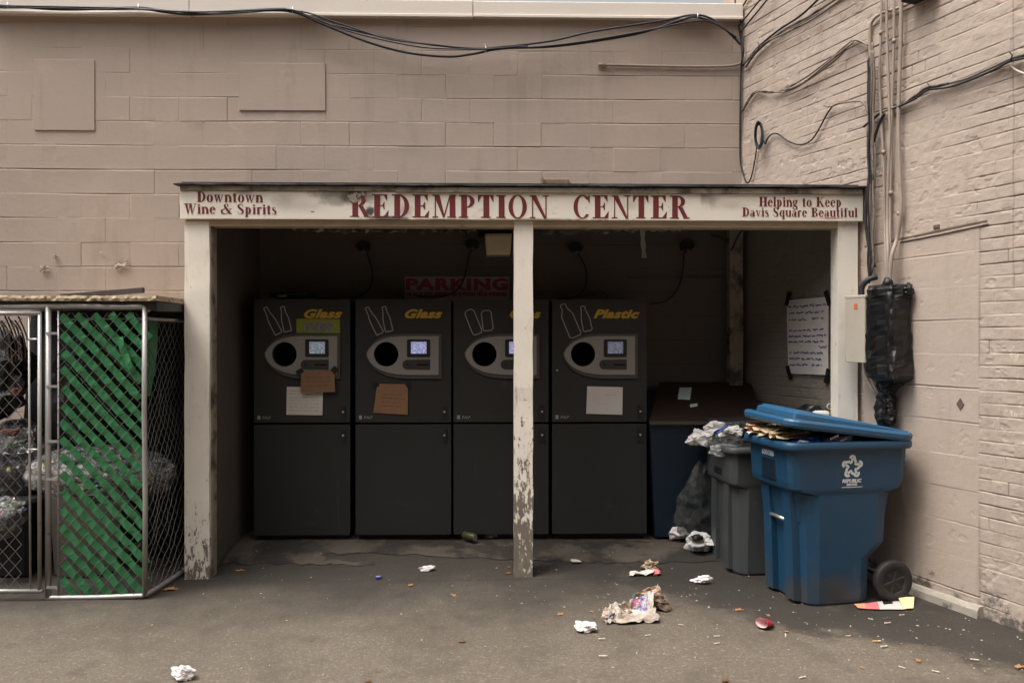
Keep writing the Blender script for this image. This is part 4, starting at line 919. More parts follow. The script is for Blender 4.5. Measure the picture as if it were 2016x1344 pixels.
for (px, py, ang) in ((1551, 588, .35), (1629, 586, -.38), (1553, 733, -.36), (1628, 740, .3)):
    c = Wp(px, py, .021); ax = (Vector((0, 0, 1)) * math.cos(ang) + WD * math.sin(ang)); ay = ax.cross(WN)
    MB().frame(c, ay, WN, ax, .020, .0015, .055).build('tape', M['tape'], po)
# ------------------------------------------------------------ cables along the top of the block wall
def strands(name, label, cat, paths, r, m, Yo=None, wall=True, clips=(), n=6, jit=.0, part='cable', group=None):
    pts0 = paths[0]; t = thing(name, label, cat, (P(*pts0[0], Y2 - .06) if wall else Wp(*pts0[0], .03)), 0, group)
    for k, pts in enumerate(paths):
        rr = r[k] if isinstance(r, (list, tuple)) else r; mm = m[k] if isinstance(m, (list, tuple)) else m; q = []
        for i, (px, py) in enumerate(pts):
            o = (Yo or .02) + .012 * k + jit * noise.noise(Vector((px * .05, py * .05, k)))
            q.append(P(px, py, Y2 - o) if wall else Wp(px, py, o))
        mb = MB(); mb.tube(cr(q, n), rr, 6); mb.build(part, mm, t)
    for c in clips:
        px, py, h = c[:3]; q0 = P(px, py - h, Y2 - .075) if wall else Wp(px, py - h, .05); q1 = P(px + 1, py + h * .7, Y2 - .11) if wall else Wp(px + 1, py + h * .7, .06)
        MB().tube([q0, (q0 + q1) / 2 + Vector((.004, -.012, 0)), q1], .0042, 5).build('tie', M['metal'] if wall else M['cable'], t)
    return t
A1 = [(-30, 9), (15, 12), (130, 20), (265, 15), (330, 22), (420, 24), (540, 18), (575, 22), (650, 48), (780, 78), (900, 94), (960, 95), (1080, 82), (1165, 63), (1300, 42), (1365, 30), (1405, 40), (1452, 80)]
A2 = [(-30, 13), (15, 14), (120, 16), (265, 17), (370, 29), (500, 22), (575, 24), (640, 50), (720, 82), (800, 104), (880, 112), (930, 107), (990, 96), (1100, 91), (1250, 68), (1340, 40), (1372, 34), (1420, 52), (1458, 88)]
A3 = [(-30, 16), (60, 16), (200, 19), (300, 19), (420, 28), (575, 21), (660, 44), (760, 76), (850, 88), (950, 96), (1090, 90), (1240, 67), (1350, 45), (1400, 44), (1450, 74)]
A4 = [(-30, 11), (130, 14), (250, 17), (380, 24), (520, 20), (575, 20), (620, 37), (700, 66), (820, 92), (900, 97), (960, 97), (1040, 90)]
strands('cable_bundle', 'bundle of black cables sagging along the top of the block wall', 'cable', [A1, A2, A3, A4], [.0085, .0095, .0065, .006], M['cable'], .085, True, [(15, 11, 9), (272, 15, 9), (575, 20, 10), (955, 97, 10), (1372, 32, 7)])
t = thing('conduit_stub', 'short painted pipe with a capped end left of the wall corner', 'pipe', P(1300, 128, Y2 - .02))
q = [P(1186, 128, Y2 - .02), P(1330, 131, Y2 - .02), P(1420, 131, Y2 - .02), P(1452, 127, Y2 - .025), P(1462, 120, Y2 - .03)]
MB().tube(cr(q, 4), .0115, 8).build('pipe', M['conduit'], t); MB().tube([P(1178, 127.5, Y2 - .02), P(1193, 128, Y2 - .02)], .017, 8).build('cap', M['conduit'], t)
strands('corner_wire', 'dark wires down the corner of the two walls ending in a loop', 'wire', [[(1447, -5), (1449, 25), (1456, 62), (1461, 110), (1458, 170), (1457, 300), (1461, 335), (1471, 360), (1480, 345), (1487, 310), (1490, 285)], [(1453, 20), (1460, 60), (1464, 100), (1459, 130), (1458, 200), (1457, 260)]], [.0065, .006], M['cable'], .02, False)
strands('feeder_cables', 'thick dark cables slanting up out of frame from the corner', 'cable', [[(1468, 133), (1492, 100), (1540, 62), (1590, 34), (1640, 2), (1690, -30)], [(1462, 130), (1490, 96), (1530, 62), (1575, 32), (1610, 0), (1640, -30)], [(1465, 126), (1500, 90), (1545, 66), (1600, 38), (1660, -4), (1700, -30)]], [.010, .0085, .0075], [M['cablepaint'], M['cable'], M['cablepaint']], .02, False, [(1492, 92, 9)])
strands('thin_cables', 'three thin dark cables fanning out at the top of the corner', 'cable', [[(1450, 32), (1474, -6), (1482, -20)], [(1454, 52), (1495, 2), (1508, -16)], [(1456, 66), (1512, -2), (1526, -20)]], .0068, M['cable'], .016, False)
strands('sagging_cables', 'painted cables sagging across the brick beside the pipes', 'cable', [[(1459, 222), (1476, 192), (1491, 179), (1512, 183), (1545, 176), (1590, 150), (1640, 112), (1668, 88), (1682, 79), (1700, 86), (1712, 88)], [(1462, 220), (1484, 186), (1505, 180), (1550, 180), (1600, 152), (1650, 114), (1676, 84), (1690, 80), (1708, 90)], [(1545, 178), (1580, 164), (1630, 124), (1664, 96), (1680, 84)]], [.007, .006, .008], [M['cablepaint']] * 3, .018, False, jit=.012)
strands('coiled_wire', 'black wire ending in a small coil on the brick', 'wire', [[(1641, 207), (1628, 225), (1608, 262), (1592, 280), (1572, 285), (1550, 277), (1532, 264), (1520, 264), (1511, 273), (1507, 283), (1502, 276)], [(1622, 208), (1636, 210), (1650, 205), (1672, 201), (1695, 200), (1704, 210), (1709, 222)]] + [[(1494 + (5.5 + j) * math.cos(a * .8 + j), 266 + (21 + j * 2) * math.sin(a * .8 + j)) for a in range(10)] for j in range(4)], [.006, .0065, .006, .006, .006, .006], [M['cable'], M['cablepaint'], M['cable'], M['cable'], M['cable'], M['cable']], .02, False)
strands('curved_conduit', 'bent painted conduit curving up behind the vertical pipes', 'pipe', [[(1713, 118), (1713, 62), (1719, 40), (1738, 26), (1775, 14), (1815, -6), (1850, -26)]], .011, M['conduit'], .02, False, part='pipe')
strands('swagged_cables', 'dusty cable bundle swagged across the brick to the right edge', 'cable', [[(1700, 250), (1722, 232), (1740, 219), (1768, 210), (1800, 192), (1825, 176), (1855, 168), (1890, 158), (1930, 142), (1965, 126), (1990, 118), (2040, 104)], [(1738, 220), (1775, 206), (1805, 186), (1824, 172), (1860, 166), (1905, 154), (1955, 132), (1988, 117), (2045, 98)], [(1760, 214), (1800, 196), (1826, 178), (1868, 172), (1915, 156), (1960, 136), (1990, 121), (2040, 110)]], [.0085, .008, .007], [M['cable'], M['cablepaint'], M['cable']], .02, False, [(1826, 172, 7), (1988, 113, 10)], jit=.01)
strands('white_wire', 'short white wire curling at the right edge of the brick', 'wire', [[(1987, 122), (1991, 130), (2002, 139), (2020, 146), (2045, 150)]], .0055, M['wire_white'], .03, False)
rg = random.Random(12); pts = []
for k in range(7):
    pts.append([(1711 + 5 * (k % 3) + rg.uniform(-2, 2), 84 + 16 * (k % 4))] + [(1711 + 4.2 * (k % 3) + rg.uniform(-2.6, 2.6), y) for y in range(165, 520, 44)] + [(1716 - 2 * k % 7 + rg.uniform(-5, 5), 545 + rg.uniform(-14, 14))])
strands('cable_run', 'tangled vertical run of painted and black cables left of the pipes', 'cable', pts, [.0075, .0065, .0085, .006, .0075, .006, .0065], [M['cablepaint'], M['cablepaint'], M['conduit'], M['cable'], M['cablepaint'], M['cablepaint'], M['cable']], .018, False, [(1713, 200, 6), (1714, 290, 6)], jit=.012)
strands('drop_cable', 'black cable dropping from the swag into the cable run', 'cable', [[(1742, 224), (1733, 238), (1724, 264), (1718, 292), (1713, 330), (1708, 380), (1704, 430), (1708, 470), (1714, 500), (1722, 525)]], .010, M['cable'], .04, False)
# four pipes dropping into the wrapped box
pipes = [([(1735.5, -12), (1734, 80), (1731, 150), (1735, 240), (1740, 330), (1742, 440), (1744, 520), (1746, 556)], .0085, 'thin painted pipe at the left of the four entering the black bag'),
         ([(1745.5, -12), (1746, 60), (1749, 160), (1752, 260), (1749, 340), (1747, 430), (1748, 500), (1748, 556)], .0095, 'second of the four painted pipes entering the black bag'),
         ([(1760, -12), (1760, 80), (1757, 180), (1755, 260), (1754, 340), (1752, 430), (1751, 510), (1750, 556)], .0095, 'third of the four painted pipes entering the black bag'),
         ([(1774, -12), (1774, 60), (1771, 150), (1769, 240), (1771, 330), (1774, 400), (1773, 425), (1766, 470), (1755, 505), (1752, 556)], .013, 'widest painted pipe, kinked, at the right of the four')]
for k, (pp, r, lab) in enumerate(pipes):
    o = thing('conduit_pipe', lab, 'pipe', Wp(*pp[-1], .05), 0, 'pipes feeding the wrapped meter box')
    MB().tube(cr([Wp(x, y, .028 + .012 * (k % 2) + (.05 if y > 480 else 0)) for x, y in pp], 5), r, 8).build('pipe', M['conduit'], o)
    for (px, py) in [(pp[1][0], 65 + 8 * k), (pp[4][0], 300 + 40 * k)]:
        c = Wp(px, py, .03); MB().tube([c - Vector((0, 0, .012)), c + Vector((0, 0, .012))], r + .0035, 8).build('coupling', M['conduit'], o)
mb = MB(); c = Wp(1812, -10, .06); mb.frame(c + Vector((0, 0, .03)), WD, WN, Vector((0, 0, 1)), .10, .06, .05, .008)
tag(mb.build('junction_box', M['black']), 'underside of a black box at the top edge of the brick wall', 'box')
# beige meter cabinet
bx = thing('meter_cabinet', 'beige metal cabinet on the wall beside the black wrapped box', 'cabinet', Wp(1706, 650, .06))
c = Wp(1706, 650, .085); q = Wp(1697, 650, .17)
top, bot = Wp(1697, 586, .17).z, Wp(1697, 714, .17).z; cz = (top + bot) / 2; hz = (top - bot) / 2
cc_ = Vector((c.x, c.y, cz)); ud_ = Vector((0, 0, 1))
MB().frame(cc_, WD, WN, ud_, .085, .082, hz, .006).build('body', M['beige_box'], bx)
MB().frame(cc_ + WN * .090 + ud_ * .004, WD, WN, ud_, .088, .010, hz + .004, .004).build('door', M['beige_box'], bx)
MB().frame(cc_ + ud_ * (hz + .008) + WN * .008, WD, WN, ud_, .095, .094, .010, .004).build('hood', M['beige_box'], bx)
p = cc_ + WN * .1012 + ud_ * (hz - .055) + WD * .01
MB().frame(p, WD, WN, ud_, .014, .0015, .018).build('label', M['orange'], bx)
p = cc_ + ud_ * (hz + .01)
MB().tube(cr([p + WN * .04, p + WN * .04 + ud_ * .06, p + WN * .02 + ud_ * .11 + WD * .03, p - WN * .03 + ud_ * .13 + WD * .06], 5), .020, 8).build('elbow', M['cable'], bx)
for k in range(2):
    p = cc_ - ud_ * (hz - .01) + WD * (-.02 + .05 * k)
    MB().tube(cr([p, p - ud_ * .10 + WD * .02, p - ud_ * .19 + WD * (.07 - .02 * k), p - ud_ * .235 + WD * .10 - WN * .03, p - ud_ * .24 + WD * .14 - WN * .06], 5), .009, 7).build('tail_pipe', M['conduit'], bx)
# meter wrapped in black polythene
wb = thing('wrapped_meter', 'meter box wrapped in shiny black polythene gathered to a tail', 'meter box', Wp(1750, 650, .1))
def wrap():
    mb = MB(); lo = []; prof = [(566, .075, .060, 0), (561, .100, .080, 0), (570, .110, .088, 0), (600, .110, .087, 0), (650, .113, .090, 0), (700, .116, .093, 0), (728, .117, .094, .01), (744, .108, .088, .02), (754, .085, .070, .012), (764, .055, .055, -.005), (774, .042, .045, -.015), (786, .050, .052, -.02), (800, .064, .055, -.025), (815, .066, .055, -.02), (828, .060, .050, -.02), (838, .044, .036, -.02), (841, .02, .02, -.02)]
    for k, (py, hu, hn, du) in enumerate(prof):
        c = Wp(1749, 672, .097 if py < 745 else .072) + WD * du; z = Wp(1749, py, .095).z; l = []
        for a in range(40):
            th = 2 * math.pi * a / 40; ca, sa = math.cos(th), math.sin(th); ex = .30 if py < 752 else .8
            x = math.copysign(abs(ca) ** ex, ca) * hu; y = math.copysign(abs(sa) ** ex, sa) * hn
            l.append(c + WD * x + WN * max(y, -.092) + Vector((0, 0, z - c.z)))
        lo.append(l)
    fine = []
    for a, b in zip(lo, lo[1:]):
        for q in range(5):
            t = q / 5; fine.append([p * (1 - t) + r * t for p, r in zip(a, b)])
    fine.append(lo[-1]); zg = Wp(1749, 752, .095).z
    def crease(p, ce):
        k = .017 if p.z > zg + .05 else .026
        d = (p - ce); d.z = 0; d = d.normalized() if d.length > 1e-6 else WN
        n = abs(fnoise(Vector((p.x * 1.6, p.y * 1.6, p.z * .55)), 9, 5, 2)) + .5 * abs(fnoise(p, 17, 8, 2))
        return p + d * k * (.35 - n) * 1.8
    fine = [[crease(p, sum(l, Vector()) / len(l)) for p in l] for l in fine]
    mb.loft(fine, 0, False); return mb.build('wrapping', M['blackbag'], wb)
wrap()
c = Wp(1748, 560, .095); MB().tube([c - Vector((0, 0, .02)), c + Vector((0, 0, .045))], [.045, .02], 10).build('taped_neck', M['tape'], wb)
mb = MB(); c = Wp(1788, 572, .05); blob(mb, c, (.035, .03, .05), 4, .5, 3); mb.build('corner_tuft', M['blackbag'], wb)

# ------------------------------------------------------------ wheeled carts
def cart_loops(x0, x1, w, z, r, n=5):
    return [(x, y, z) for x, y in rrect(x0, -w, x1, w, r, n)]
def make_cart(name, label, loc, rz, k, mb_body, m_lid, blue=True, kz=None, tp=1.):
    """front faces local -x, handle and wheels at +x"""
    kz = kz or k
    t = thing(name, label, 'wheeled bin', loc, rz)
    body = [(.0, .160, .595, .232, .085), (.012, .150, .605, .236, .09), (.27, .143, .615, .242, .095), (.335, .140, .69, .244, .10), (.37, .138, .722, .245, .10), (.655, .122, .735, .254, .11), (.672, .118, .737, .255, .11), (.700, .060, .79, .262, .055), (.715, .048, .80, .264, .05), (.75, .042, .818, .266, .05), (.965, .030, .835, .276, .055)]
    body = [(z, .03 + (x0 - .03) * tp, x1, .276 - (.276 - w) * tp, r) for z, x0, x1, w, r in body]
    outer = [[(x * k, y * k, z * kz) for x, y, z in cart_loops(x0, x1, w, z, r, 2)] for z, x0, x1, w, r in body]
    inner = [[(x * k, y * k, z * kz) for x, y, z in cart_loops(.06, .80, .246, .962, .07, 2)], [(x * k, y * k, z * kz) for x, y, z in cart_loops(.12, .74, .2, .5, .06, 2)]]
    mb = MB(); mb.loft(outer + inner, 0, False, (1, 1)); b = mb.build('body', mb_body, t, world=False)
    mb = MB(); lo = []
    for (g, z) in ((.0, .952), (.030, .950), (.036, .962), (.034, .992), (.026, 1.0), (-.022, 1.0), (-.024, .955)):
        lo.append([(x * k, y * k, z * kz) for x, y, z in cart_loops(.026 - g, .838 + g, .272 + g, z, .06 + g)])
    lo.append(lo[0]); mb.loft(lo, 0, True, (0, 0)); mb.build('rim', mb_body, b, world=False)
    # front: two ribs with a channel and a grab bar, hand recess under the number
    mb = MB()
    for s in (-1, 1):
        y0, y1 = sorted((s * .075 * k, s * .17 * k)); dx = -.11 * (1 - tp)
        mb.loft([[(.16 * k, y0, .012), (.16 * k, y1, .012), (.110 * k + dx, y1, .02), (.110 * k + dx, y0, .02)], [(.16 * k, y0, .5 * kz), (.16 * k, y1, .5 * kz), (.095 * k + dx * .8, y1, .5 * kz), (.095 * k + dx * .8, y0, .5 * kz)], [(.15 * k, y0, .70 * kz), (.15 * k, y1, .70 * kz), (.075 * k + dx * .4, y1, .70 * kz), (.075 * k + dx * .4, y0, .70 * kz)]], 0, False)
    mb.build('front_rib', mb_body, b, world=False)
    MB().tube([(.10 * k, -.085 * k, .50 * kz), (.10 * k, .085 * k, .50 * kz)], .012, 8).build('grab_bar', M['metal'] if blue else M['bin_dark'], b, world=False)
    MB().box((.0345 * k, -.085 * k, .745 * kz), (.06 * k, .085 * k, .875 * kz), .004).build('hand_recess', M['black'] if not blue else M['bin_navy'], b, world=False)
    # wheels and axle
    for s in (-1, 1):
        c = Vector((.735 * k, s * .245 * k, .127 * k)); w = thing('wheel', None, None); w.parent = t; w.location = c
        rr = .127 * k; mb = MB(); lo = []
        for (r, y) in ((.55, -.012), (.62, -.022), (.95, -.024), (1, -.016), (1, .016), (.95, .024), (.62, .022), (.55, .012)):
            lo.append([(rr * r * math.cos(2 * math.pi * q / 36), y, rr * r * math.sin(2 * math.pi * q / 36)) for q in range(36)])
        lo.append(lo[0]); mb.loft(lo, 0, True, (0, 0)); mb.build('tyre', M['tyre'], w, world=False)
        mb = MB(); mb.tube([(0, -.014, 0), (0, .014, 0)], rr * .56, 28)
        for q in range(6):
            a = q * math.pi / 3 + .3; d = Vector((math.cos(a), 0, math.sin(a))); mb.frame(d * rr * .34, d, Vector((0, 1, 0)), Vector((-d.z, 0, d.x)), rr * .25, .0195, rr * .075, .003)
        mb.tube([(0, -.024, 0), (0, .024, 0)], rr * .13, 12); mb.build('hub', M['tyre'], w, world=False)
    MB().tube([(.735 * k, -.24 * k, .127 * k), (.735 * k, .24 * k, .127 * k)], .012, 8).build('axle', M['tyre'], t, world=False)
    MB().tube(cr([(.84 * k, -.20 * k, .965 * kz), (.892 * k, -.17 * k, .975 * kz), (.892 * k, .17 * k, .975 * kz), (.84 * k, .20 * k, .965 * kz)], 6), .016, 8).build('handle', mb_body, t, world=False)
    if m_lid:
        ang, lift = lid_ang; L = thing('lid', None, None); L.parent = t; L.location = (.865 * k, 0, 1.008 * kz); L.rotation_euler = (lid_roll, ang, 0)
        prof = [(.0, -.006), (.006, .0), (.008, .024), (.000, .034), (-.010, .038), (-.034, .038), (-.038, .004), (-.062, .004), (-.072, .070), (-.105, .092)]
        lo = [[((x - .865) * k, y * k, (z if z > .02 or g > -.03 or x < .26 else z + (.044 - z) * min(1, (x - .26) / .08)) * k * (1 - .55 * max(0, (x - .1)) / .8 * (z > .05))) for x, y, z in cart_loops(-.008 - g, .868 + g * .5, .306 + g, z, max(.02, .09 + g))] for g, z in prof]
        mb = MB(); mb.loft(lo, 0, False, (0, 1))
        und = [[(p[0] * .985, p[1] * .985, p[2] - .008) for p in lo[0]], [(p[0] * .97 - .006, p[1] * .96, .02) for p in lo[-1]]]
        mb.loft([lo[0]] + und, 0, False, (0, 1)); mb.build('lid_shell', m_lid, L, world=False)
        gr = [((.05 - .865) * k + .0, .15 * k, .03), ((.05 - .865) * k, -.17 * k, .03), ((.065 - .865) * k, -.215 * k, .031), ((.11 - .865) * k, -.250 * k, .032), ((.17 - .865) * k, -.258 * k, .033), ((.27 - .865) * k, -.258 * k, .035)]
        MB().tube(cr(gr, 5), [.012] * 21 + [.011, .010, .009, .007, .004], 6).build('groove_shade', M['black'], L, world=False)  # black strip laid in the groove, standing in for its shade
        MB().box((-.505 * k, -.20 * k, .045 * k), (-.492 * k, .20 * k, .068 * k), .003).build('rib', m_lid, L, world=False)
    return t, b
lid_ang, lid_roll = (R(7.2), 0), R(1.5)
nb = G(1570, 1191)
RZB = R(10)
ax_ = Vector((math.cos(RZB), math.sin(RZB), 0)); ay_ = Vector((-math.sin(RZB), math.cos(RZB), 0))
org = Vector((nb.x, nb.y, .004)) - ax_ * .165 + ay_ * .215 + Vector((.045, -.02, 0))
blue, bbody = make_cart('recycling_cart', 'blue wheeled recycling cart with its lid propped on cardboard', org, RZB, 1.0, M['bin_blue'], M['lid_blue'])
# emblem on the side: five hooked bars round a star, two words and a line
def side(x, z, o=.0012):                                       # point on the cart's near side
    w = .245 + (.254 - .245) * (z - .37) / .285 if z < .66 else .266 + (z - .75) * .0465
    return Vector((x, -w - o, z))
em = MB(); cx_, cz_, rr_ = .44, .845, .052
for k in range(5):
    a = R(90 + 72 * k); d = Vector((math.cos(a), math.sin(a))); e = Vector((-d.y, d.x))
    def q(u, v): return (cx_ + d.x * u + e.x * v, cz_ + d.y * u + e.y * v)
    pts = [q(.024, -.026), q(.046, -.0155), q(.058, -.013), q(.066, -.002), q(.061, .011), q(.051, .0135)]
    pts2 = [q(.052, .000), q(.028, .006), q(.024, .016)]
    for pl, w, o in ((pts, .0165, .0014), (pts2, .0145, .0018), ([q(.048, -.004), q(.049, .003)], .004, .0022)):
        for poly in stroke(pl, [w] * len(pl), 3): em.add([side(x, z, o + .0001 * (k % 3)) for x, z in poly], [[0, 1, 2, 3]])
fit_font(em, 'REPUBLIC', lambda u, v: side(cx_ - .066 + .132 * u, .748 + .023 * v, .0014), .055, .18)
fit_font(em, 'SERVICES', lambda u, v: side(cx_ - .036 + .072 * u, .729 + .015 * v, .0014), .05, .1)
rg = random.Random(4); u = 0
while u < 1:
    w = rg.uniform(.012, .022); em.add([side(cx_ - .068 + .138 * a, z, .0014) for a, z in ((u, .718), (u + w, .718), (u + w, .7235), (u, .7235))], [[0, 1, 2, 3]]); u += w + .006
em.build('emblem', M['decal'], bbody, world=False, fix=False)
em = MB(); fit_font(em, '600086', lambda u, v: Vector((.0335 - .003, .075 - .15 * u, .890 + .036 * v)), .05); em.build('number', M['numlabel'], bbody, world=False, fix=False)
# contents squeezed out under the lid
def cw(x, y, z): return org + ax_ * x + ay_ * y + Vector((0, 0, z))
cb = thing('cardboard_scraps', 'bent straw coloured cardboard sticking out under the blue lid', 'cardboard', cw(.1, .1, 1.0))
rg = random.Random(9)
for k in range(9):
    mb = MB(); c = cw(.13 + .05 * rg.random(), -.14 + .045 * k, 1.008 + .007 * (k % 4) + .018 * (k > 4)); sheet(mb, c, .30, .14, RZB + rg.uniform(-.5, .5), 100 + k, .02, 6, (rg.uniform(-.05, .1), rg.uniform(-.15, .15)))
    mb.build('card_piece', M['strawcard'], cb)
mb = MB(); sheet(mb, cw(.02, .16, 1.012), .12, .05, .4, 31, .01, 5, (0, .1)); mb.build('white_tray', M['white'], cb)
mb = MB(); blob(mb, cw(.05, .20, 1.035), (.045, .04, .03), 33, .3, 3); tag(mb.build('orange_wrapper', M['orange']), 'orange wrapper in the far corner of the blue cart', 'wrapper')
bb = thing('snack_bag', 'bright blue snack bag beside navy wrapper in the blue cart', 'snack bag', cw(.22, -.2, .98))
mb = MB(); blob(mb, cw(.20, -.18, .985), (.13, .07, .040), 41, .25, 4, flat_at=.95); mb.build('bag', M['bluebag'], bb)
mb = MB(); fit_font(mb, 'CHIPS' if False else 'WO', lambda u, v: cw(.10 + .055 * u, -.256, .990 + .018 * v), .05, .2); 
bpy.data.meshes  # (the pale print on the bag is only a smear of white in the photograph)
mb = MB(); blob(mb, cw(.125, -.245, 1.0), (.030, .012, .009), 43, .4, 3); mb.build('print', M['decal'], bb)
nv = thing('navy_packet', 'navy packet with pale printing right of the snack bag', 'packet', cw(.36, -.2, .98))
mb = MB(); mb.frame(cw(.36, -.19, 1.0), (ax_ + Vector((0, 0, .12))).normalized(), ay_, (Vector((0, 0, 1)) - ax_ * .12).normalized(), .10, .07, .035, .012); mb.build('packet', M['navybag'], nv)
for (x, z, w) in ((.325, 1.008, .055), (.385, .992, .045)):
    mb = MB(); rg = random.Random(int(x * 1000)); u = 0
    while u < 1: w_ = rg.uniform(.06, .14); mb.box((0, 0, 0), (.001, .001, .001)) if False else mb.add([cw(x - w / 2 + w * a, -.2625, zz + .02 * a * w / .05) for a, zz in ((u, z), (u + w_, z), (u + w_, z + .013), (u, z + .013))], [[0, 1, 2, 3]]); u += w_ + .05
    mb.build('printing', M['decal'], nv, fix=False)
# grey cart behind, lid thrown back
ng = Vector((1.60, 5.385, 0)); RZG = R(5)
axg = Vector((math.cos(RZG), math.sin(RZG), 0)); ayg = Vector((-math.sin(RZG), math.cos(RZG), 0))
KG, KGZ = .97, .875
orgg = ng + ayg * .29; orgg.z = .010
grey, gbody = make_cart('grey_cart', 'grey wheeled bin overflowing with bags behind the blue cart', orgg, RZG, KG, M['bin_grey'], None, False, KGZ, .5); grey.scale = (.84, 1, 1)
def gw(x, y, z): return orgg + axg * x + ayg * y + Vector((0, 0, z))
mb = MB(); mb.frame(P(1452, 826, 6.06), (axg + Vector((0, 0, .03))).normalized(), (ayg + Vector((0, 0, .1))).normalized(), (Vector((0, 0, 1)) - axg * .03 - ayg * .1).normalized(), .24, .14, .016, .012)
l_ = mb.build('lid', M['bin_dark'], None); l_.parent = grey; l_.matrix_parent_inverse = Matrix.Identity(4)
me = l_.data; inv = (Matrix.Translation(orgg) @ Matrix.Rotation(RZG, 4, 'Z') @ Matrix.Diagonal((.84, 1, 1, 1))).inverted(); me.transform(inv)
tb = thing('overflowing_trash', 'crumpled white bags with a blue strap on top of the grey bin', 'trash', gw(.1, 0, .9))
for k, (px, py, Y, rad, m, sd_) in enumerate([(1378, 856, 5.95, (.075, .06, .055), 'tissue', 1), (1410, 842, 5.85, (.09, .07, .065), 'white', 2), (1440, 850, 5.70, (.10, .06, .05), 'white', 3), (1425, 872, 5.62, (.13, .08, .055), 'film_dk', 4), (1450, 838, 5.8, (.10, .07, .04), 'film_dk', 5), (1398, 858, 5.82, (.08, .06, .05), 'white', 6), (1372, 862, 5.9, (.07, .05, .04), 'tissue', 7), (1418, 884, 5.56, (.08, .04, .05), 'film', 8)]):
    mb = MB(); blob(mb, P(px, py, Y), tuple(q * 1.2 for q in rad), 200 + sd_, .4, 4, 1.6, planes=20); mb.build('crumpled_bag', M[m], tb)
mb = MB(); mb.tube(cr([P(1406, 852, 5.66), P(1415, 846, 5.62), P(1428, 842, 5.62), P(1430, 836, 5.64), P(1420, 848, 5.61), P(1410, 854, 5.62), P(1432, 838, 5.62)], 4), .008, 5); mb.build('strap', M['bluebag'], tb)
hb_ = thing('hanging_bag', 'smoky clear bag hanging off the front of the grey bin', 'bag', P(1385, 980, 6.05))
mb = MB(); c = P(1386, 978, 6.02); lo = []
for k in range(15):
    v = k / 14; z = Zp(1386, 908 + 138 * v, 6.02); hw = .06 + .135 * math.sin(min(1, v * 1.15) * math.pi * .62) * (1 if v < .9 else .8); cx2 = c.x + .035 - .075 * v
    lo.append([(cx2 + hw * math.cos(a) * (1 + .22 * fnoise(Vector((math.cos(a), math.sin(a), z * 3)), 2.5, 5)), c.y + .07 * math.sin(a) * (1 + .3 * fnoise(Vector((math.cos(a), math.sin(a), z * 3)), 2.5, 6)), z + .015 * math.sin(a * 3)) for a in [q * 2 * math.pi / 26 for q in range(26)]])
mb.loft(lo, 0, False).build('film', M['film_dk'], hb_)
bg_ = thing('black_bag', 'knotted black bag top behind the blue lid beside the right post', 'trash bag', P(1600, 805, 5.72))
mb = MB(); blob(mb, P(1588, 828, 5.72), (.26, .19, .16), 77, .35, 4, planes=24); mb.build('bag', M['blackbag'], bg_)
mb = MB(); c = P(1634, 800, 5.62); mb.tube([(c.x + .020 * math.cos(a), c.y, c.z + .020 * math.sin(a)) for a in [q * math.pi / 8 for q in range(17)]], .0045, 6); tag(mb.build('white_ring', M['white']), 'small white ring on the black bag by the right post', 'ring')
mb = MB(); c = P(1618, 818, 5.55); mb.box((c.x - .06, c.y - .03, c.z - .04), (c.x + .05, c.y + .04, c.z + .035), .02, 0, None, 2); tag(mb.build('foam_block', M['white']), 'pale foam block between the blue lid and the right post', 'packaging')
# big navy bin with a sloped brown lid, in the corner
nvb = thing('large_bin', 'large navy bin with a sloped brown lid in the back corner', 'bin', (X(1340, 6.3), 6.3, .09))
xa, xb = X(1279, 6.02), X(1500, 6.02)
mb = MB(); mb.loft([[(xa + .06, 6.10, .11), (xb - .02, 6.10, .11), (xb - .02, 6.68, .11), (xa + .06, 6.68, .11)], [(xa + .01, 6.05, .98), (xb + .02, 6.05, .98), (xb + .02, 6.70, 1.2), (xa + .01, 6.70, 1.2)]], 0, False).build('body', M['bin_navy'], nvb)
mb = MB(); za, zb_ = Zp(1340, 829, 6.02), Zp(1340, 752, 6.66)
xc, xd = X(1299, 6.66), X(1468, 6.66)
mb.loft([[(xa, 6.02, za - .025), (xb, 6.02, za - .025), (xb, 6.03, za), (xa, 6.03, za)], [(xc, 6.66, zb_ - .03), (xd + .05, 6.66, zb_ - .03), (xd + .05, 6.67, zb_), (xc, 6.67, zb_)]], 0, False).build('lid', M['lid_brown'], nvb)
def lidp(px, py):
    d = ray(px, py); n = Vector((0, -(zb_ - za), .64)); t = (Vector((0, 6.03, za)) - Vector((0, 0, EYE))).dot(n) / d.dot(n); return Vector((0, 0, EYE)) + d * t + n.normalized() * .002
for quad in ([(1338, 763), (1362, 763), (1358, 787), (1334, 786)], [(1358, 796), (1373, 794), (1373, 800), (1359, 802)]):
    MB().add([lidp(*q) for q in quad], [[0, 1, 2, 3]]).build('sticker', M['numlabel'], nvb, fix=False)
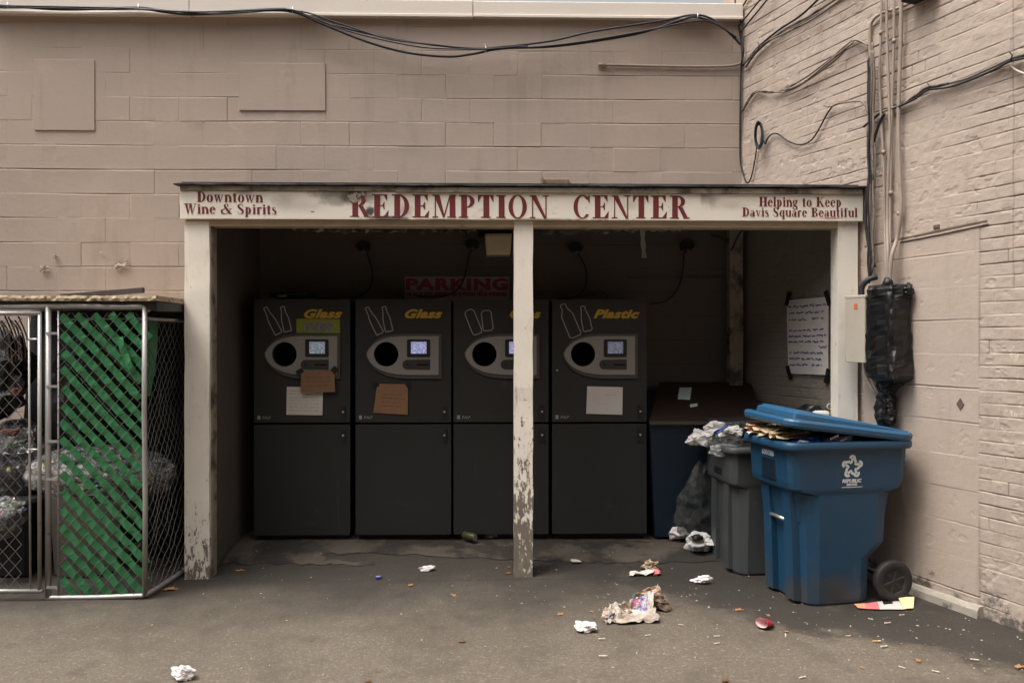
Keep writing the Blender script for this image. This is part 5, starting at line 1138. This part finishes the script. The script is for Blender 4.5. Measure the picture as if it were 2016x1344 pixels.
# ------------------------------------------------------------ chain link cage on the left
YC = 5.05; cgx = X(285, YC); cg = thing('wire_cage', 'chain link cage with green privacy strips beside the shelter', 'cage', (cgx, YC, 0))
XL = X(-140, YC); zt1, zb1 = Zp(200, 603, YC), Zp(200, 1171, YC)
MB().tube([(XL, YC, zt1)] + [(XL + (cgx - XL) * k / 12, YC + .003 * math.sin(k * 2), zt1 + .003 * math.sin(k)) for k in range(1, 12)] + cr([(cgx - .03, YC, zt1), (cgx - .006, YC + .012, zt1 - .004), (cgx, YC + .05, zt1 - .02)], 4)[:], .0195, 8).build('top_rail', M['galv'], cg)
p0, p1 = P(92, 1176, YC), P(270, 1172, YC)
MB().tube(cr([p0, (p0 + p1) / 2 + Vector((0, 0, -.004)), p1, Vector((cgx - .01, YC + .01, p1.z)), Vector((cgx + .02, YC + .10, .026)), Vector((cgx + .035, 5.6, .024)), Vector((cgx + .03, 6.6, .024))], 6), .0165, 8).build('bottom_rail', M['galv'], cg)
MB().tube([(cgx, YC, zt1), (cgx - .003, YC, 1.2), (cgx + .004, YC, .6), (cgx, YC, .03)], .0165, 8).build('corner_post', M['galv'], cg)
gx = X(95, YC); MB().tube([(gx, YC, zt1), (gx, YC, .012)], .0185, 8).build('gate_post', M['galv'], cg)
MB().tube([(cgx + .01, YC + .02, Zp(300, 627, YC)), (cgx + .03, 6.6, Zp(300, 627, YC))], .012, 7).build('side_rail', M['galv'], cg)
MB().tube([(gx, YC + .1, Zp(200, 627, YC)), (cgx, YC + .1, Zp(200, 626, YC))], .009, 6).build('inner_rail', M['galv'], cg)
tx = X(115, YC); MB().tube([(tx, YC, Zp(115, 612, YC)), (tx, YC, Zp(115, 1170, YC))], .0055, 6).build('tension_bar', M['galv'], cg)
for py in (656, 760, 868, 942, 1154):
    z = Zp(105, py, YC); MB().box((gx, YC - .022, z - .008), (tx + .004, YC - .016, z + .008)).build('bracket', M['galv'], cg)
for bx_, n_ in ((YC + 1.6, 1),):
    MB().tube([(cgx + .03, bx_, 1.8), (cgx + .03, bx_, .02)], .016, 8).build('rear_post', M['galv'], cg)
# gate leaf at the far left
gate = thing('gate', None, None, (X(78, YC - .02), YC - .02, 0)); gate.parent = cg; gate.location = Vector((X(78, YC), YC - .025, 0)) - cg.location
gp = lambda px, py: P(px, py, YC - .025)
MB().tube([gp(78, 616), gp(78, 1165)], .012, 8).build('stile', M['galv'], gate); MB().tube([gp(-140, 617), gp(80, 617)], .0145, 8).build('gate_rail', M['galv'], gate)
MB().tube([gp(-140, 1163), gp(84, 1163)], .014, 8).build('gate_rail', M['galv'], gate); MB().tube([gp(57, 622), gp(60, 1160)], .0065, 6).build('tension_bar', M['galv'], gate)
for py in (668, 885): MB().tube([gp(56, py), gp(79, py)], .009, 6).build('bracket', M['galv'], gate)
def link(fn, w, h, px, pz, r, seed, wav=0, bias=0.):                     # two families of wires, each bent round its neighbours
    mb = MB(); k0 = -int(h / pz) - 2; k1 = int(w / px) + 2
    for sgn in (1, -1):
        for k in range(k0, k1 + int(h / pz) + 2):
            pts = []
            for i in range(int(2 * h / pz) + 1):
                z = i * pz / 2; x = (k * px + sgn * i * px / 2) if sgn > 0 else (k * px - i * px / 2)
                if -.001 <= x <= w + .001: pts.append(fn(x, z, (1 if i % 2 else -1) * sgn * .002 - sgn * bias, wav))
                elif len(pts) > 1: break
            if len(pts) > 1: mb.tube(pts, r, 4, 0, True, False)
    return mb
x0l = X(58, YC)
def ff(x0, zb_):
    def f(x, z, o, wv): return Vector((x0 + x + .004 * noise.noise(Vector((x * 3, z * 3, 1))), YC + o + .012 * 0 * z, zb_ + z + .004 * noise.noise(Vector((x * 3, z * 3, 7)))))
    return f
link(ff(tx, .03), cgx - tx, zt1 - .05, .078, .088, .0022, 1, 0, .0085).build('chain_link', M['mesh'], cg, fix=False)
def fl(x, z, o, wv): q = ff(XL, .04)(x, z, o, wv); q.y -= .025; return q
link(fl, x0l - XL, zt1 - .09, .078, .088, .0022, 2).build('chain_link', M['mesh'], gate, fix=False)
def fs_(x, z, o, wv):
    b = .05 * math.sin(z * 3.2 + 1) * math.sin(min(1, x / .8) * 2.4) + .035 * noise.noise(Vector((x * 2.2, z * 3.0, 2)))
    return Vector((cgx + .016 + o + b * .6 + .010 * noise.noise(Vector((x * 9, z * 9, 5))), YC + .01 + x + .03 * noise.noise(Vector((x * 2, z * 2.5, 9))), .04 + z))
link(fs_, 1.55, zt1 - .09, .078, .088, .0024, 3).build('chain_link', M['mesh'], cg, fix=False)
# green strips woven through the mesh, running down to the right
def slat(pa, pb, k, w=.0265, Yo=0.0):
    a, b = P(*pa, YC), P(*pb, YC); L = (b - a).length; n = max(8, int(L / .0295)); d = (b - a).normalized(); nn = Vector((-d.z, 0, d.x)); lo = []
    rg = random.Random(k)
    for i in range(n + 1):
        t = i / n; wv = math.sin(L * t / .059 * math.pi + k * 1.3); c = a + d * L * t + Vector((0, -.0008 + .0028 * wv + Yo, 0)); ww = w * (1 + .05 * rg.uniform(-1, 1)); tl = .0034 * math.sin(L * t / .118 * math.pi * 2 + k)
        c += nn * .003 * math.sin(t * 6 + k)
        lo.append([c + nn * ww + Vector((0, tl, 0)), c - nn * ww - Vector((0, tl, 0)), c - nn * ww + Vector((0, .0015 - tl, 0)), c + nn * ww + Vector((0, .0015 + tl, 0))])
    MB().loft(lo, 0, False).build('slat', M['green'], cg)
rg = random.Random(11)
for k in range(-4, 16):
    c_ = 622 + 34.6 * k; x0_ = 122 + rg.uniform(-2, 2); x0_ = max(x0_, 122 + (617 + rg.uniform(-2, 3) - c_) / 1.05)
    x1_ = min(284 + rg.uniform(-8, 7) + (6 if k == -4 else 0), 122 + (1168 + rg.uniform(-2, 3) - c_) / 1.05)
    j = rg.uniform(-2, 2)
    slat((x0_, c_ + 1.05 * (x0_ - 122)), (x1_, c_ + j + 1.05 * (x1_ - 122)), k + 5, .0235 + rg.uniform(-.001, .001))
slat((238, 664), (262, 728), 40, .0205, -.028)
rg = random.Random(3)                                            # loose strips bunched on the side
for k in range(6):
    mb = MB(); lo = []; n = 12; y0 = YC + .10 + .05 * k
    for i in range(n + 1):
        t = i / n; z = Zp(300, 628, YC) - t * (.44 + .05 * rg.random()); y = y0 * (1 - t) + (YC + .02 + .01 * k) * t; x = cgx - .012 - .012 * k * (1 - t) + .01 * math.sin(t * 5 + k)
        lo.append([(x, y - .018, z), (x + .012, y + .018, z + .004), (x + .012, y + .019, z + .003), (x, y - .017, z - .001)])
    mb.loft(lo, 0, False).build('slat', M['green'], cg)
# board roof with a broken strand edge, and sheeting under it
def roofb():
    mb = MB(); lo = []; n = 170; xr = X(363, Y1) - .006; xl_ = XL
    for i in range(n + 1):
        x = xl_ + (xr - xl_) * i / n; f = lambda q: noise.noise(Vector((x * 24, q, 1)))
        sag = 0; tk = .032
        yf = YC - .035; z0 = 1.862 + sag
        lo.append([(x, yf + .010 * f(1), z0 + .004 * f(2)), (x, yf - .004 + .012 * f(3), z0 + tk * .5), (x, yf + .010 * f(4), z0 + tk + .007 * f(5)), (x, 6.70, z0 + tk + .004), (x, 6.70, z0)])
    return mb.loft(lo, 0, False).build('board_roof', M['osb'], cg)
roofb()
mb = MB(); lo = []
for i in range(41):
    x = XL + (X(363, Y1) - .010 - XL) * i / 40; dr = .012 + .012 * noise.noise(Vector((x * 5, 1, 2))) + .05 * max(0, min(1, (x - cgx) / .06))
    yf = YC - .02
    lo.append([(x, yf + .004, 1.858 - dr), (x, yf, 1.858), (x, 6.68, 1.858), (x, 6.68, 1.852)])
mb.loft(lo, 0, False).build('roof_sheeting', M['tarp'], cg)
mb = MB(); a, b = P(120, 584, 6.2), P(283, 571, 5.9)
mb.frame((a + b) / 2 + Vector((0, 0, .0)), (b - a).normalized(), Vector((0, 1, 0)), (b - a).normalized().cross(Vector((0, 1, 0))).normalized(), (b - a).length / 2, .02, .020, .003)
tag(mb.build('metal_bar', mat('dark_bar', (.045, .035, .036), .5, .3, 6)), 'dark metal bar lying on the cage roof', 'bar')
# goods inside the cage
mb = MB(); lo = []
for i in range(31):
    x = XL + (-2.26 - XL) * i / 30; f = .06 * noise.noise(Vector((x * 4, 2, 2)))
    lo.append([(x, 6.15 + f * .4, 1.845), (x, 6.05 + f, 1.0), (x, 6.1 + f * 1.4, .03), (x, 6.13 + f * 1.4, .03), (x, 6.08 + f, 1.0), (x, 6.18 + f * .4, 1.845)])
tag(mb.loft(lo, 0, False).build('shade_tarp', M['tarp']), 'black tarp added across the inside of the cage for its shade', 'tarp')  # added sheet that blackens the cage interior in place of deep shade
def canbag(name, label, c, rad, seed, fl_='film', n=4, floor=None):
    t = thing(name, label, 'bag of cans', (c[0], c[1], c[2] - rad[2]))
    mb = MB(); blob(mb, c, tuple(r * .93 for r in rad), seed, .16, 5, 5.0, ridge=.9, flat_at=floor); o = mb.build('cans', M['cans'], t); o['kind'] = 'stuff'
    mb = MB(); blob(mb, c, rad, seed, .10, 5, 2.4, ridge=.5, flat_at=floor); mb.build('film', M[fl_], t); return t
c = P(202, 932, 5.55); canbag('bag_of_cans', 'big clear bag of cans behind the green strips', c, (.49, .28, .19), 5)
canbag('bag_of_cans', 'low clear bag of cans at the left edge of the cage', P(-10, 1020, 5.45), (.19, .22, .14), 8)
canbag('bag_of_cans', 'smoky bag of cans piled in the middle of the gate', P(35, 915, 5.85), (.30, .18, .33), 11, 'film_black')
mb = MB(); blob(mb, P(-5, 760, 5.8), (.34, .2, .34), 14, .3, 4, planes=24); tag(mb.build('dark_bag', M['blackbag']), 'black bag high up at the upper left behind the gate', 'trash bag')
tu = thing('pale_tub', 'pale grey plastic tub under the bag of cans', 'tub', G(168, 1128))
c = G(168, 1128); mb = MB()
mb.loft([[(c.x + r * math.cos(a), 5.62 + r * .8 * math.sin(a), z) for a in [q * 2 * math.pi / 28 for q in range(28)]] for r, z in ((.20, .02), (.235, .55), (.25, .55), (.25, .57), (.22, .57), (.21, .35))], 0, True).build('tub', M['tub'], tu)
mb = MB(); mb.box((X(-60, 5.6), 5.5, 0), (X(70, 5.6), 6.0, .52), .02); tag(mb.build('dark_box', M['tarp']), 'dark box on the cage floor under the smoky bag', 'box')
mb = MB(); lo = [(X(230, 5.75), 5.75, 1.05), ]; blob(mb, P(330, 1010, 5.95), (.14, .2, .36), 21, .3, 4); tag(mb.build('dark_bag', M['blackbag']), 'black bag standing in the right corner of the cage', 'trash bag')
mb = MB(); blob(mb, P(200, 760, 5.85), (.34, .16, .34), 23, .3, 4); tag(mb.build('dark_bag', M['blackbag']), 'black bag on top of the cans behind the green strips', 'trash bag')
mb = MB(); blob(mb, P(20, 850, 5.45), (.06, .03, .022), 26, .4, 3); tag(mb.build('red_label', M['darkred']), 'dull red label seen through the gate mesh', 'label')
mb = MB(); blob(mb, P(33, 772, 5.5), (.04, .03, .03), 27, .4, 3); tag(mb.build('red_scrap', M['darkred']), 'dull red scrap high behind the gate mesh', 'scrap')
ha = thing('wire_hangers', 'bunch of pale wires hanging inside the top of the gate', 'wires', P(20, 640, 5.3)); rg = random.Random(17)
for k in range(11):
    px = -18 + 6.6 * k; q = [P(px - 12, 628 + rg.uniform(-6, 4), 5.3 + .01 * k), P(px, 650, 5.28 + .01 * k), P(px + 7 + rg.uniform(-3, 3), 680, 5.29 + .01 * k), P(px + 9, 712 + rg.uniform(-10, 2), 5.3 + .01 * k)]
    MB().tube(cr(q, 4), .0055, 5).build('wire', M['conduit'] if k % 3 else M['mesh'], ha)
# ------------------------------------------------------------ litter
def gp_(px, py): p = G(px, py); z = gz(p.y); p = G(px, py, z + .004); return Vector((p.x, p.y, gz(p.y) + .002 + (.014 if p.y > 5.75 else 0)))
def crumple(name, label, cat, px, py, size, m, seed, flat=.5, amp=.8, lift=0., group=None):
    p = gp_(px, py); mb = MB(); blob(mb, (0, 0, size[2] * .75), tuple(q * 1.2 for q in size), seed, amp * .55, 4, 1.5, flat_at=0, planes=22)
    o = mb.build(name, M[m], None); o.location = p; tag(o, label, cat, group); return o
# the heap of newspaper and bag paper
nw = thing('newspaper_heap', 'heap of torn newspaper and soiled bag paper on the asphalt', 'newspaper', gp_(1250, 1225))
def up(px, py, y): return P(px, py, y)
yb = gp_(1250, 1225).y
def fold(name, m, pts, seed, n=12, amp=.02):                     # a sheet hung between four picture corners at given depths
    A, B, C_, D = [P(x, y, d) for x, y, d in pts]; mb = MB(); vs = []
    for j in range(n + 1):
        for i in range(n + 1):
            a, b = i / n, j / n; p = (A * (1 - a) + B * a) * (1 - b) + (D * (1 - a) + C_ * a) * b
            nn = (B - A).cross(D - A).normalized(); e = 1 - abs(2 * a - 1) * .2
            p = p + nn * amp * (abs(fnoise(Vector((a * 3, b * 3, seed)), 1, seed, 2)) * 2 - .4) + (B - A) * .12 * fnoise(Vector((a * 2, b * 2, 5)), 1, seed + 3, 2) + (D - A) * .12 * fnoise(Vector((a * 2, b * 2, 9)), 1, seed + 5, 2)
            p.z = max(p.z, gz(p.y) + .006); vs.append(p)
    fs = [[j * (n + 1) + i, j * (n + 1) + i + 1, (j + 1) * (n + 1) + i + 1, (j + 1) * (n + 1) + i] for j in range(n) for i in range(n)]; o = len(vs)
    vs += [v - Vector((0, -.002, .001)) for v in vs]; fs += [[q + o for q in f[::-1]] for f in fs[:]]
    mb.add(vs, fs); return mb.build(name, M[m], nw)
d0 = yb
fold('page', 'news_pale', [(1206, 1204, d0 + .10), (1290, 1198, d0 + .10), (1300, 1222, d0 - .02), (1216, 1224, d0 - .02)], 3, 12, .022)
fold('page', 'news_pale', [(1186, 1196, d0 + .13), (1218, 1186, d0 + .14), (1226, 1222, d0 + .0), (1192, 1224, d0 - .01)], 7, 10, .03)
fold('page', 'news_blue', [(1242, 1178, d0 + .20), (1280, 1166, d0 + .20), (1284, 1202, d0 + .10), (1240, 1208, d0 + .10)], 11, 12, .018)
fold('page', 'news_tan', [(1196, 1188, d0 + .17), (1240, 1184, d0 + .17), (1250, 1206, d0 + .08), (1202, 1210, d0 + .08)], 15, 12, .04)
fold('page', 'news_tan', [(1252, 1168, d0 + .24), (1296, 1148, d0 + .25), (1302, 1170, d0 + .21), (1254, 1178, d0 + .21)], 19, 10, .03)
fold('page', 'news_pale', [(1272, 1166, d0 + .19), (1286, 1164, d0 + .19), (1288, 1204, d0 + .09), (1274, 1206, d0 + .09)], 23, 8, .015)
mb = MB(); p = P(1296, 1180, d0 + .22); blob(mb, (p.x, p.y, .055), (.085, .08, .070), 31, .4, 4, 1.7, flat_at=.004, planes=16); mb.build('paper_bag', M['bag_tan'], nw)
mb = MB(); p = P(1248, 1173, d0 + .2); blob(mb, p, (.011, .008, .018), 33, .6, 3, planes=9); mb.build('scrap', M['teal'], nw)
mb = MB(); p = P(1196, 1216, d0 + .04); blob(mb, (p.x, p.y, .03), (.034, .03, .03), 35, .6, 3, flat_at=.003); mb.build('scrap', M['news_tan'], nw)
# white carrier bag by the bins
wbag = thing('carrier_bag', 'white plastic carrier bag dumped in front of the clear hanging bag', 'bag', gp_(1376, 1078))
p = gp_(1378, 1078); mb = MB(); blob(mb, (p.x, p.y + .03, p.z + .065), (.15, .11, .10), 51, .35, 5, 1.6, flat_at=p.z, planes=26); mb.build('bag', M['white'], wbag)
q = P(1372, 1058, p.y - .04); mb = MB(); blob(mb, q, (.045, .03, .022), 52, .4, 3); mb.build('dark_content', M['blackbag'], wbag)
crumple('crumpled_paper', 'crumpled white and red paper left of the white carrier bag', 'paper', 1338, 1062, (.085, .06, .05), 'tissue', 53)
crumple('crumpled_tissue', 'ball of white tissue left of the newspaper heap', 'tissue', 1154, 1240, (.052, .042, .030), 'tissue', 54, amp=1.0)
crumple('crumpled_tissue', 'pinkish white tissue on the dark ground left of the grey cart', 'tissue', 1382, 1147, (.070, .042, .026), 'tissue', 55, amp=1.1)
crumple('paper_scrap', 'small screwed up paper in front of the second machine', 'paper', 842, 1118, (.052, .03, .022), 'tissue', 56)
crumple('plastic_scrap', 'crumpled whitish plastic at the bottom edge of the picture', 'plastic', 362, 1334, (.062, .05, .040), 'tissue', 63, amp=.5)
crumple('plastic_scrap', 'grey plastic scrap at the foot of the third machine', 'plastic', 966, 1060, (.055, .03, .026), 'film', 58)
crumple('paper_scrap', 'flat white scrap right of the middle post', 'paper', 1132, 1088, (.045, .03, .010), 'paper', 59, amp=.6)
can = thing('drink_can', 'dull green can lying at the foot of the third machine', 'can', gp_(922, 1064)); p = gp_(924, 1066); d = Vector((.75, -.65, 0)).normalized(); c = p + Vector((0, 0, .032))
mb = MB(); mb.tube([c - d * .06, c - d * .055, c - d * .05, c + d * .045, c + d * .052, c + d * .056], [.022, .026, .031, .031, .027, .025], 20); mb.build('can_body', M['can_green'], can)
MB().tube([c + d * .0555, c + d * .0585], .0245, 20).build('can_end', M['metal'], can)
# torn carton strip with a pink end
ct = thing('carton_strip', 'torn pale carton with a pink end between tissue and newspaper', 'carton', gp_(1270, 1130))
p = gp_(1262, 1131); mb = MB(); sheet(mb, (p.x, p.y, p.z + .004), .17, .075, .12, 71, .022, 8, (.08, .1), floor=p.z); mb.build('carton', M['paper'], ct)
p2 = gp_(1288, 1130); mb = MB(); blob(mb, (p2.x + .01, p2.y, p2.z + .018), (.032, .035, .018), 72, .5, 3, flat_at=p2.z); mb.build('pink_end', M['pink'], ct)
p3 = gp_(1282, 1122); mb = MB(); blob(mb, (p3.x, p3.y + .03, p3.z + .03), (.05, .025, .03), 73, .9, 3, flat_at=p3.z); mb.build('torn_flap', M['osb'], ct)
# card slice and yellow flap by the wheel
sc = thing('printed_card', 'pointed printed card with pink tip and yellow flap by the wheel', 'card', gp_(1740, 1190))
def gpl(name, pts, m, h): 
    q = [gp_(*a) + Vector((0, 0, h)) for a in pts]; n = len(q); vs = q + [v - Vector((0, 0, .002)) for v in q]
    MB().add(vs, [list(range(n)), list(range(n, 2 * n))[::-1]] + [[k, (k + 1) % n, n + (k + 1) % n, n + k] for k in range(n)]).build(name, M[m], sc)
gpl('card', [(1728, 1186), (1770, 1182), (1784, 1201), (1732, 1201)], 'paper', .010); gpl('pink_end', [(1704, 1190), (1728, 1186), (1732, 1201), (1704, 1200)], 'pink', .011)
gpl('orange_tip', [(1681, 1191), (1704, 1190), (1704, 1200), (1690, 1199)], 'peach', .012); gpl('print', [(1737, 1186), (1756, 1184), (1758, 1190), (1740, 1192)], 'black', .0135)
a, b, c, d = [gp_(1769, 1184), gp_(1800, 1184), gp_(1798, 1200), gp_(1780, 1201)]
MB().add([a + Vector((0, 0, .03)), b + Vector((0, 0, .034)), c + Vector((0, 0, .014)), d + Vector((0, 0, .014)), a + Vector((0, .003, .027)), b + Vector((0, .003, .03)), c + Vector((0, .003, .01)), d + Vector((0, .003, .01))], [[0, 1, 2, 3], [7, 6, 5, 4], [0, 4, 5, 1], [1, 5, 6, 2], [2, 6, 7, 3], [3, 7, 4, 0]]).build('yellow_flap', M['lemon'], sc)
crumple('plastic_scrap', 'pale plastic scrap behind the yellow flap by the wheel', 'plastic', 1781, 1180, (.03, .02, .02), 'film', 74)
# red cup
cu = thing('red_cup', 'crushed red cup lying open with a pale inside', 'cup', gp_(1500, 1234)); p = gp_(1500, 1234); d = Vector((-.80, -.55, .25)).normalized(); e = d.cross(Vector((0, 0, 1))).normalized(); f = e.cross(d)
def cl(r, o, k=1): return [p + Vector((.02, .0, .026)) + d * o + e * (r * math.cos(a) * 1.15) + f * (r * math.sin(a) * .75 * k) for a in [q * 2 * math.pi / 22 for q in range(22)]]
lo = [cl(.038, .035), cl(.032, .0), cl(.022, -.045, .6), cl(.010, -.065, .5)]; lo = [[Vector((v.x, v.y, max(v.z, p.z + .002))) for v in l] for l in lo]
MB().loft(lo, 0, True, (0, 1)).build('cup_wall', M['cup_red'], cu)
MB().loft([[v + d * .001 for v in cl(.036, .034)], cl(.028, .0), cl(.016, -.035, .6)], 0, True, (0, 1)).build('inside', M['cup_in'], cu)
# bottle cap
mb = MB(); p = gp_(745, 1137); mb.tube([p, p + Vector((0, 0, .012))], .022, 14); cp = mb.build('bottle_cap', M['capblue']); tag(cp, 'blue bottle cap on the asphalt before the second machine', 'bottle cap')
MB().box((p.x - .014, p.y - .006, p.z + .0125), (p.x + .012, p.y + .006, p.z + .0145), .001).build('white_mark', M['paper'], cp)
# leaves
def leaf_mesh(seed, m, L=1.0):
    rg = random.Random(seed); mb = MB(); out = []; n = 26
    for k in range(n):
        a = 2 * math.pi * k / n; r = .55 + .32 * abs(math.cos(a * 2.5 + .3)) + rg.uniform(-.08, .08); out.append((r * math.cos(a), r * .62 * math.sin(a)))
    vs = [(0, 0, .10)] + [(x * .5, y * .5, .08 + .12 * abs(y) + .05 * rg.uniform(-1, 1)) for x, y in out] + [(x, y, .05 + .35 * abs(y) ** 1.3 + .10 * rg.uniform(-1, 1)) for x, y in out]
    fs = [[0, 1 + k, 1 + (k + 1) % n] for k in range(n)] + [[1 + k, 1 + n + k, 1 + n + (k + 1) % n, 1 + (k + 1) % n] for k in range(n)]
    o = len(vs); vs += [(x, y, z - .03) for x, y, z in vs]; fs += [[i + o for i in f[::-1]] for f in fs[:]]
    mb.add(vs, fs); mb.tube([(.7, 0, .06), (1.15, .1, .10)], .03, 4); b = mb.build('dry_leaf', m); return b
l1, l2, l3 = leaf_mesh(1, M['leaf']), leaf_mesh(2, M['leaf']), leaf_mesh(3, M['leaf_dk'])
leaves = [(472, 1117, .045, 0, .1, 'long tan leaf near the left white post inside the shelter'), (334, 1160, .062, 1, .3, 'pale dry leaf at the corner of the wire cage'), (808, 1151, .034, 0, 1.2, 'orange leaf right of the blue bottle cap'), (893, 1171, .034, 1, 2.0, 'dull orange leaf on open asphalt left of the middle post'), (1001, 1128, .040, 2, .5, 'brown leaf against the left of the middle post'), (1003, 1101, .028, 2, 1.4, 'reddish leaf above the brown one by the middle post'), (1103, 1208, .036, 0, .9, 'bright orange leaf left of the newspaper heap'), (1164, 1203, .024, 1, 2.4, 'small orange leaf touching the left of the newspaper heap'), (1190, 1176, .030, 2, 1.0, 'brown leaf just behind the newspaper heap'), (1455, 1200, .036, 1, .2, 'orange leaf below the blue cart front'), (1512, 1210, .024, 0, 1.9, 'small orange leaf right behind the red cup'), (910, 1262, .030, 2, .2, 'dark leaf in the middle foreground'), (1155, 1177, .024, 2, 2.2, 'dark curled leaf between post and newspaper'), (1548, 1242, .020, 0, 2.6, 'tiny orange leaf right of the red cup'), (2008, 1312, .040, 1, .4, 'orange leaf at the right edge of the foreground'), (1697, 1313, .022, 0, 2, 'small orange leaf in the right foreground'), (1808, 1299, .030, 1, 1.1, 'tan leaf before the right wall foot'), (1428, 1338, .034, 2, .7, 'brown leaf at the bottom edge right of centre'), (725, 1340, .026, 2, .8, 'dark scrap of leaf at the bottom edge'), (1335, 1192, .026, 2, 2.9, 'brown leaf right of the newspaper heap')]
used = set()
def place(o, px, py, s, rz, label, cat, grp):
    k = o.name
    if k in used: o = o.copy(); COL.objects.link(o)
    else: used.add(k)
    s *= .88 if cat == 'leaf' else 1
    o.location = gp_(px, py); o.scale = (s, s, s); o.rotation_euler = (0, 0, rz); tag(o, label, cat, grp); return o
for px, py, s, k, rz, lab in leaves: place((l1, l2, l3)[k], px, py, s, rz, lab, 'leaf', 'dry leaves on the asphalt')
# cigarette ends
def butt(m2, name='cigarette_butt'):
    mb = MB(); mb.tube([(-.022, 0, .0042), (.003, 0, .0042)], .004, 8, 0); mb.tube([(.0032, 0, .0042), (.019, .002, .0046)], .0041, 8, 1); return mb.build(name, [M['filter'] if m2 else M['ciggy'], M['ciggy']])
b1, b2 = butt(True), butt(False)
butts = [(1185, 1257, 1, .1, 'white cigarette butt straight below the left end of the newspaper'), (1276, 1250, 1, .2, 'pale cigarette butt below the right of the newspaper'), (1412, 1252, 1, .05, 'white cigarette butt left of the red cup'), (1412, 1266, 1, .3, 'second white butt just under the one left of the cup'), (1776, 1210, 0, .1, 'tan cigarette butt under the yellow flap'), (1748, 1226, 1, .1, 'white cigarette butt below the printed card'), (1670, 1251, 0, .05, 'tan cigarette butt right of the red cup, below the blue cart'), (1741, 1272, 1, .2, 'white butt in the right foreground, nearest its pale neighbour'), (1727, 1262, 0, .0, 'short tan butt above the white one in the right foreground'), (1187, 1291, 1, 3.0, 'white cigarette butt far below the tissue ball'), (1918, 1298, 1, 2.8, 'white cigarette butt by the foot of the right wall'), (1581, 1333, 1, .3, 'white cigarette butt near the bottom edge right of centre'), (1842, 1321, 1, 2.4, 'white cigarette butt in the lower right corner'), (1776, 1313, 1, 2.2, 'white butt left of the one in the lower right corner'), (1547, 1251, 1, 1.2, 'small pale butt right of the red cup'), (1340, 1229, 1, 2.7, 'yellowed butt right of the newspaper heap')]
for px, py, k, rz, lab in butts: place(b1 if k == 0 else b2, px, py, .72 + .4 * (px * 7 % 10) / 10, rz, lab, 'cigarette butt', 'cigarette butts on the asphalt')
# grit nobody could count
rg = random.Random(20); mb = MB()
for k in range(650):
    t = rg.random()
    if t < .55: x, y = rg.uniform(-3.6, 3.3), rg.uniform(3.4, 6.05)
    elif t < .85: x, y = rg.gauss(2.2, .7), rg.gauss(4.4, .5)
    else: x, y = rg.gauss(1.0, .8), rg.gauss(5.1, .4)
    if y > 6.05 or y < 3.3 or (Vector((x, y, 0)) - CORNER).dot(WN) < .06: continue
    s = rg.choice((.0015, .002, .0025, .003, .0045)) * (1.6 if rg.random() < .04 else 1); a = rg.uniform(0, 3.14); z = gz(y) + .010 * noise.noise(Vector((x * .9, y * .9, 3))) + (.011 if y > 5.78 else .001)
    c, q = math.cos(a), math.sin(a); e = rg.uniform(.8, 2.0); h = s * .9
    mb.add([(x + s * (u * c * e - v * q), y + s * (u * q * e + v * c), z + w) for u, v, w in ((-1, -.7, 0), (1, -.8, 0), (.8, .9, 0), (-.9, .7, 0), (-.4, -.3, h), (.5, -.2, h), (.3, .4, h))], [[0, 1, 5, 4], [1, 2, 6, 5], [2, 3, 6], [3, 0, 4, 6], [4, 5, 6]], 0 if rg.random() < .7 else 1)
g = mb.build('grit', [M['grit'], M['leaf_dk']], None, fix=False); tag(g, 'pale grit and paper specks strewn over the asphalt', 'grit', None, 'stuff')
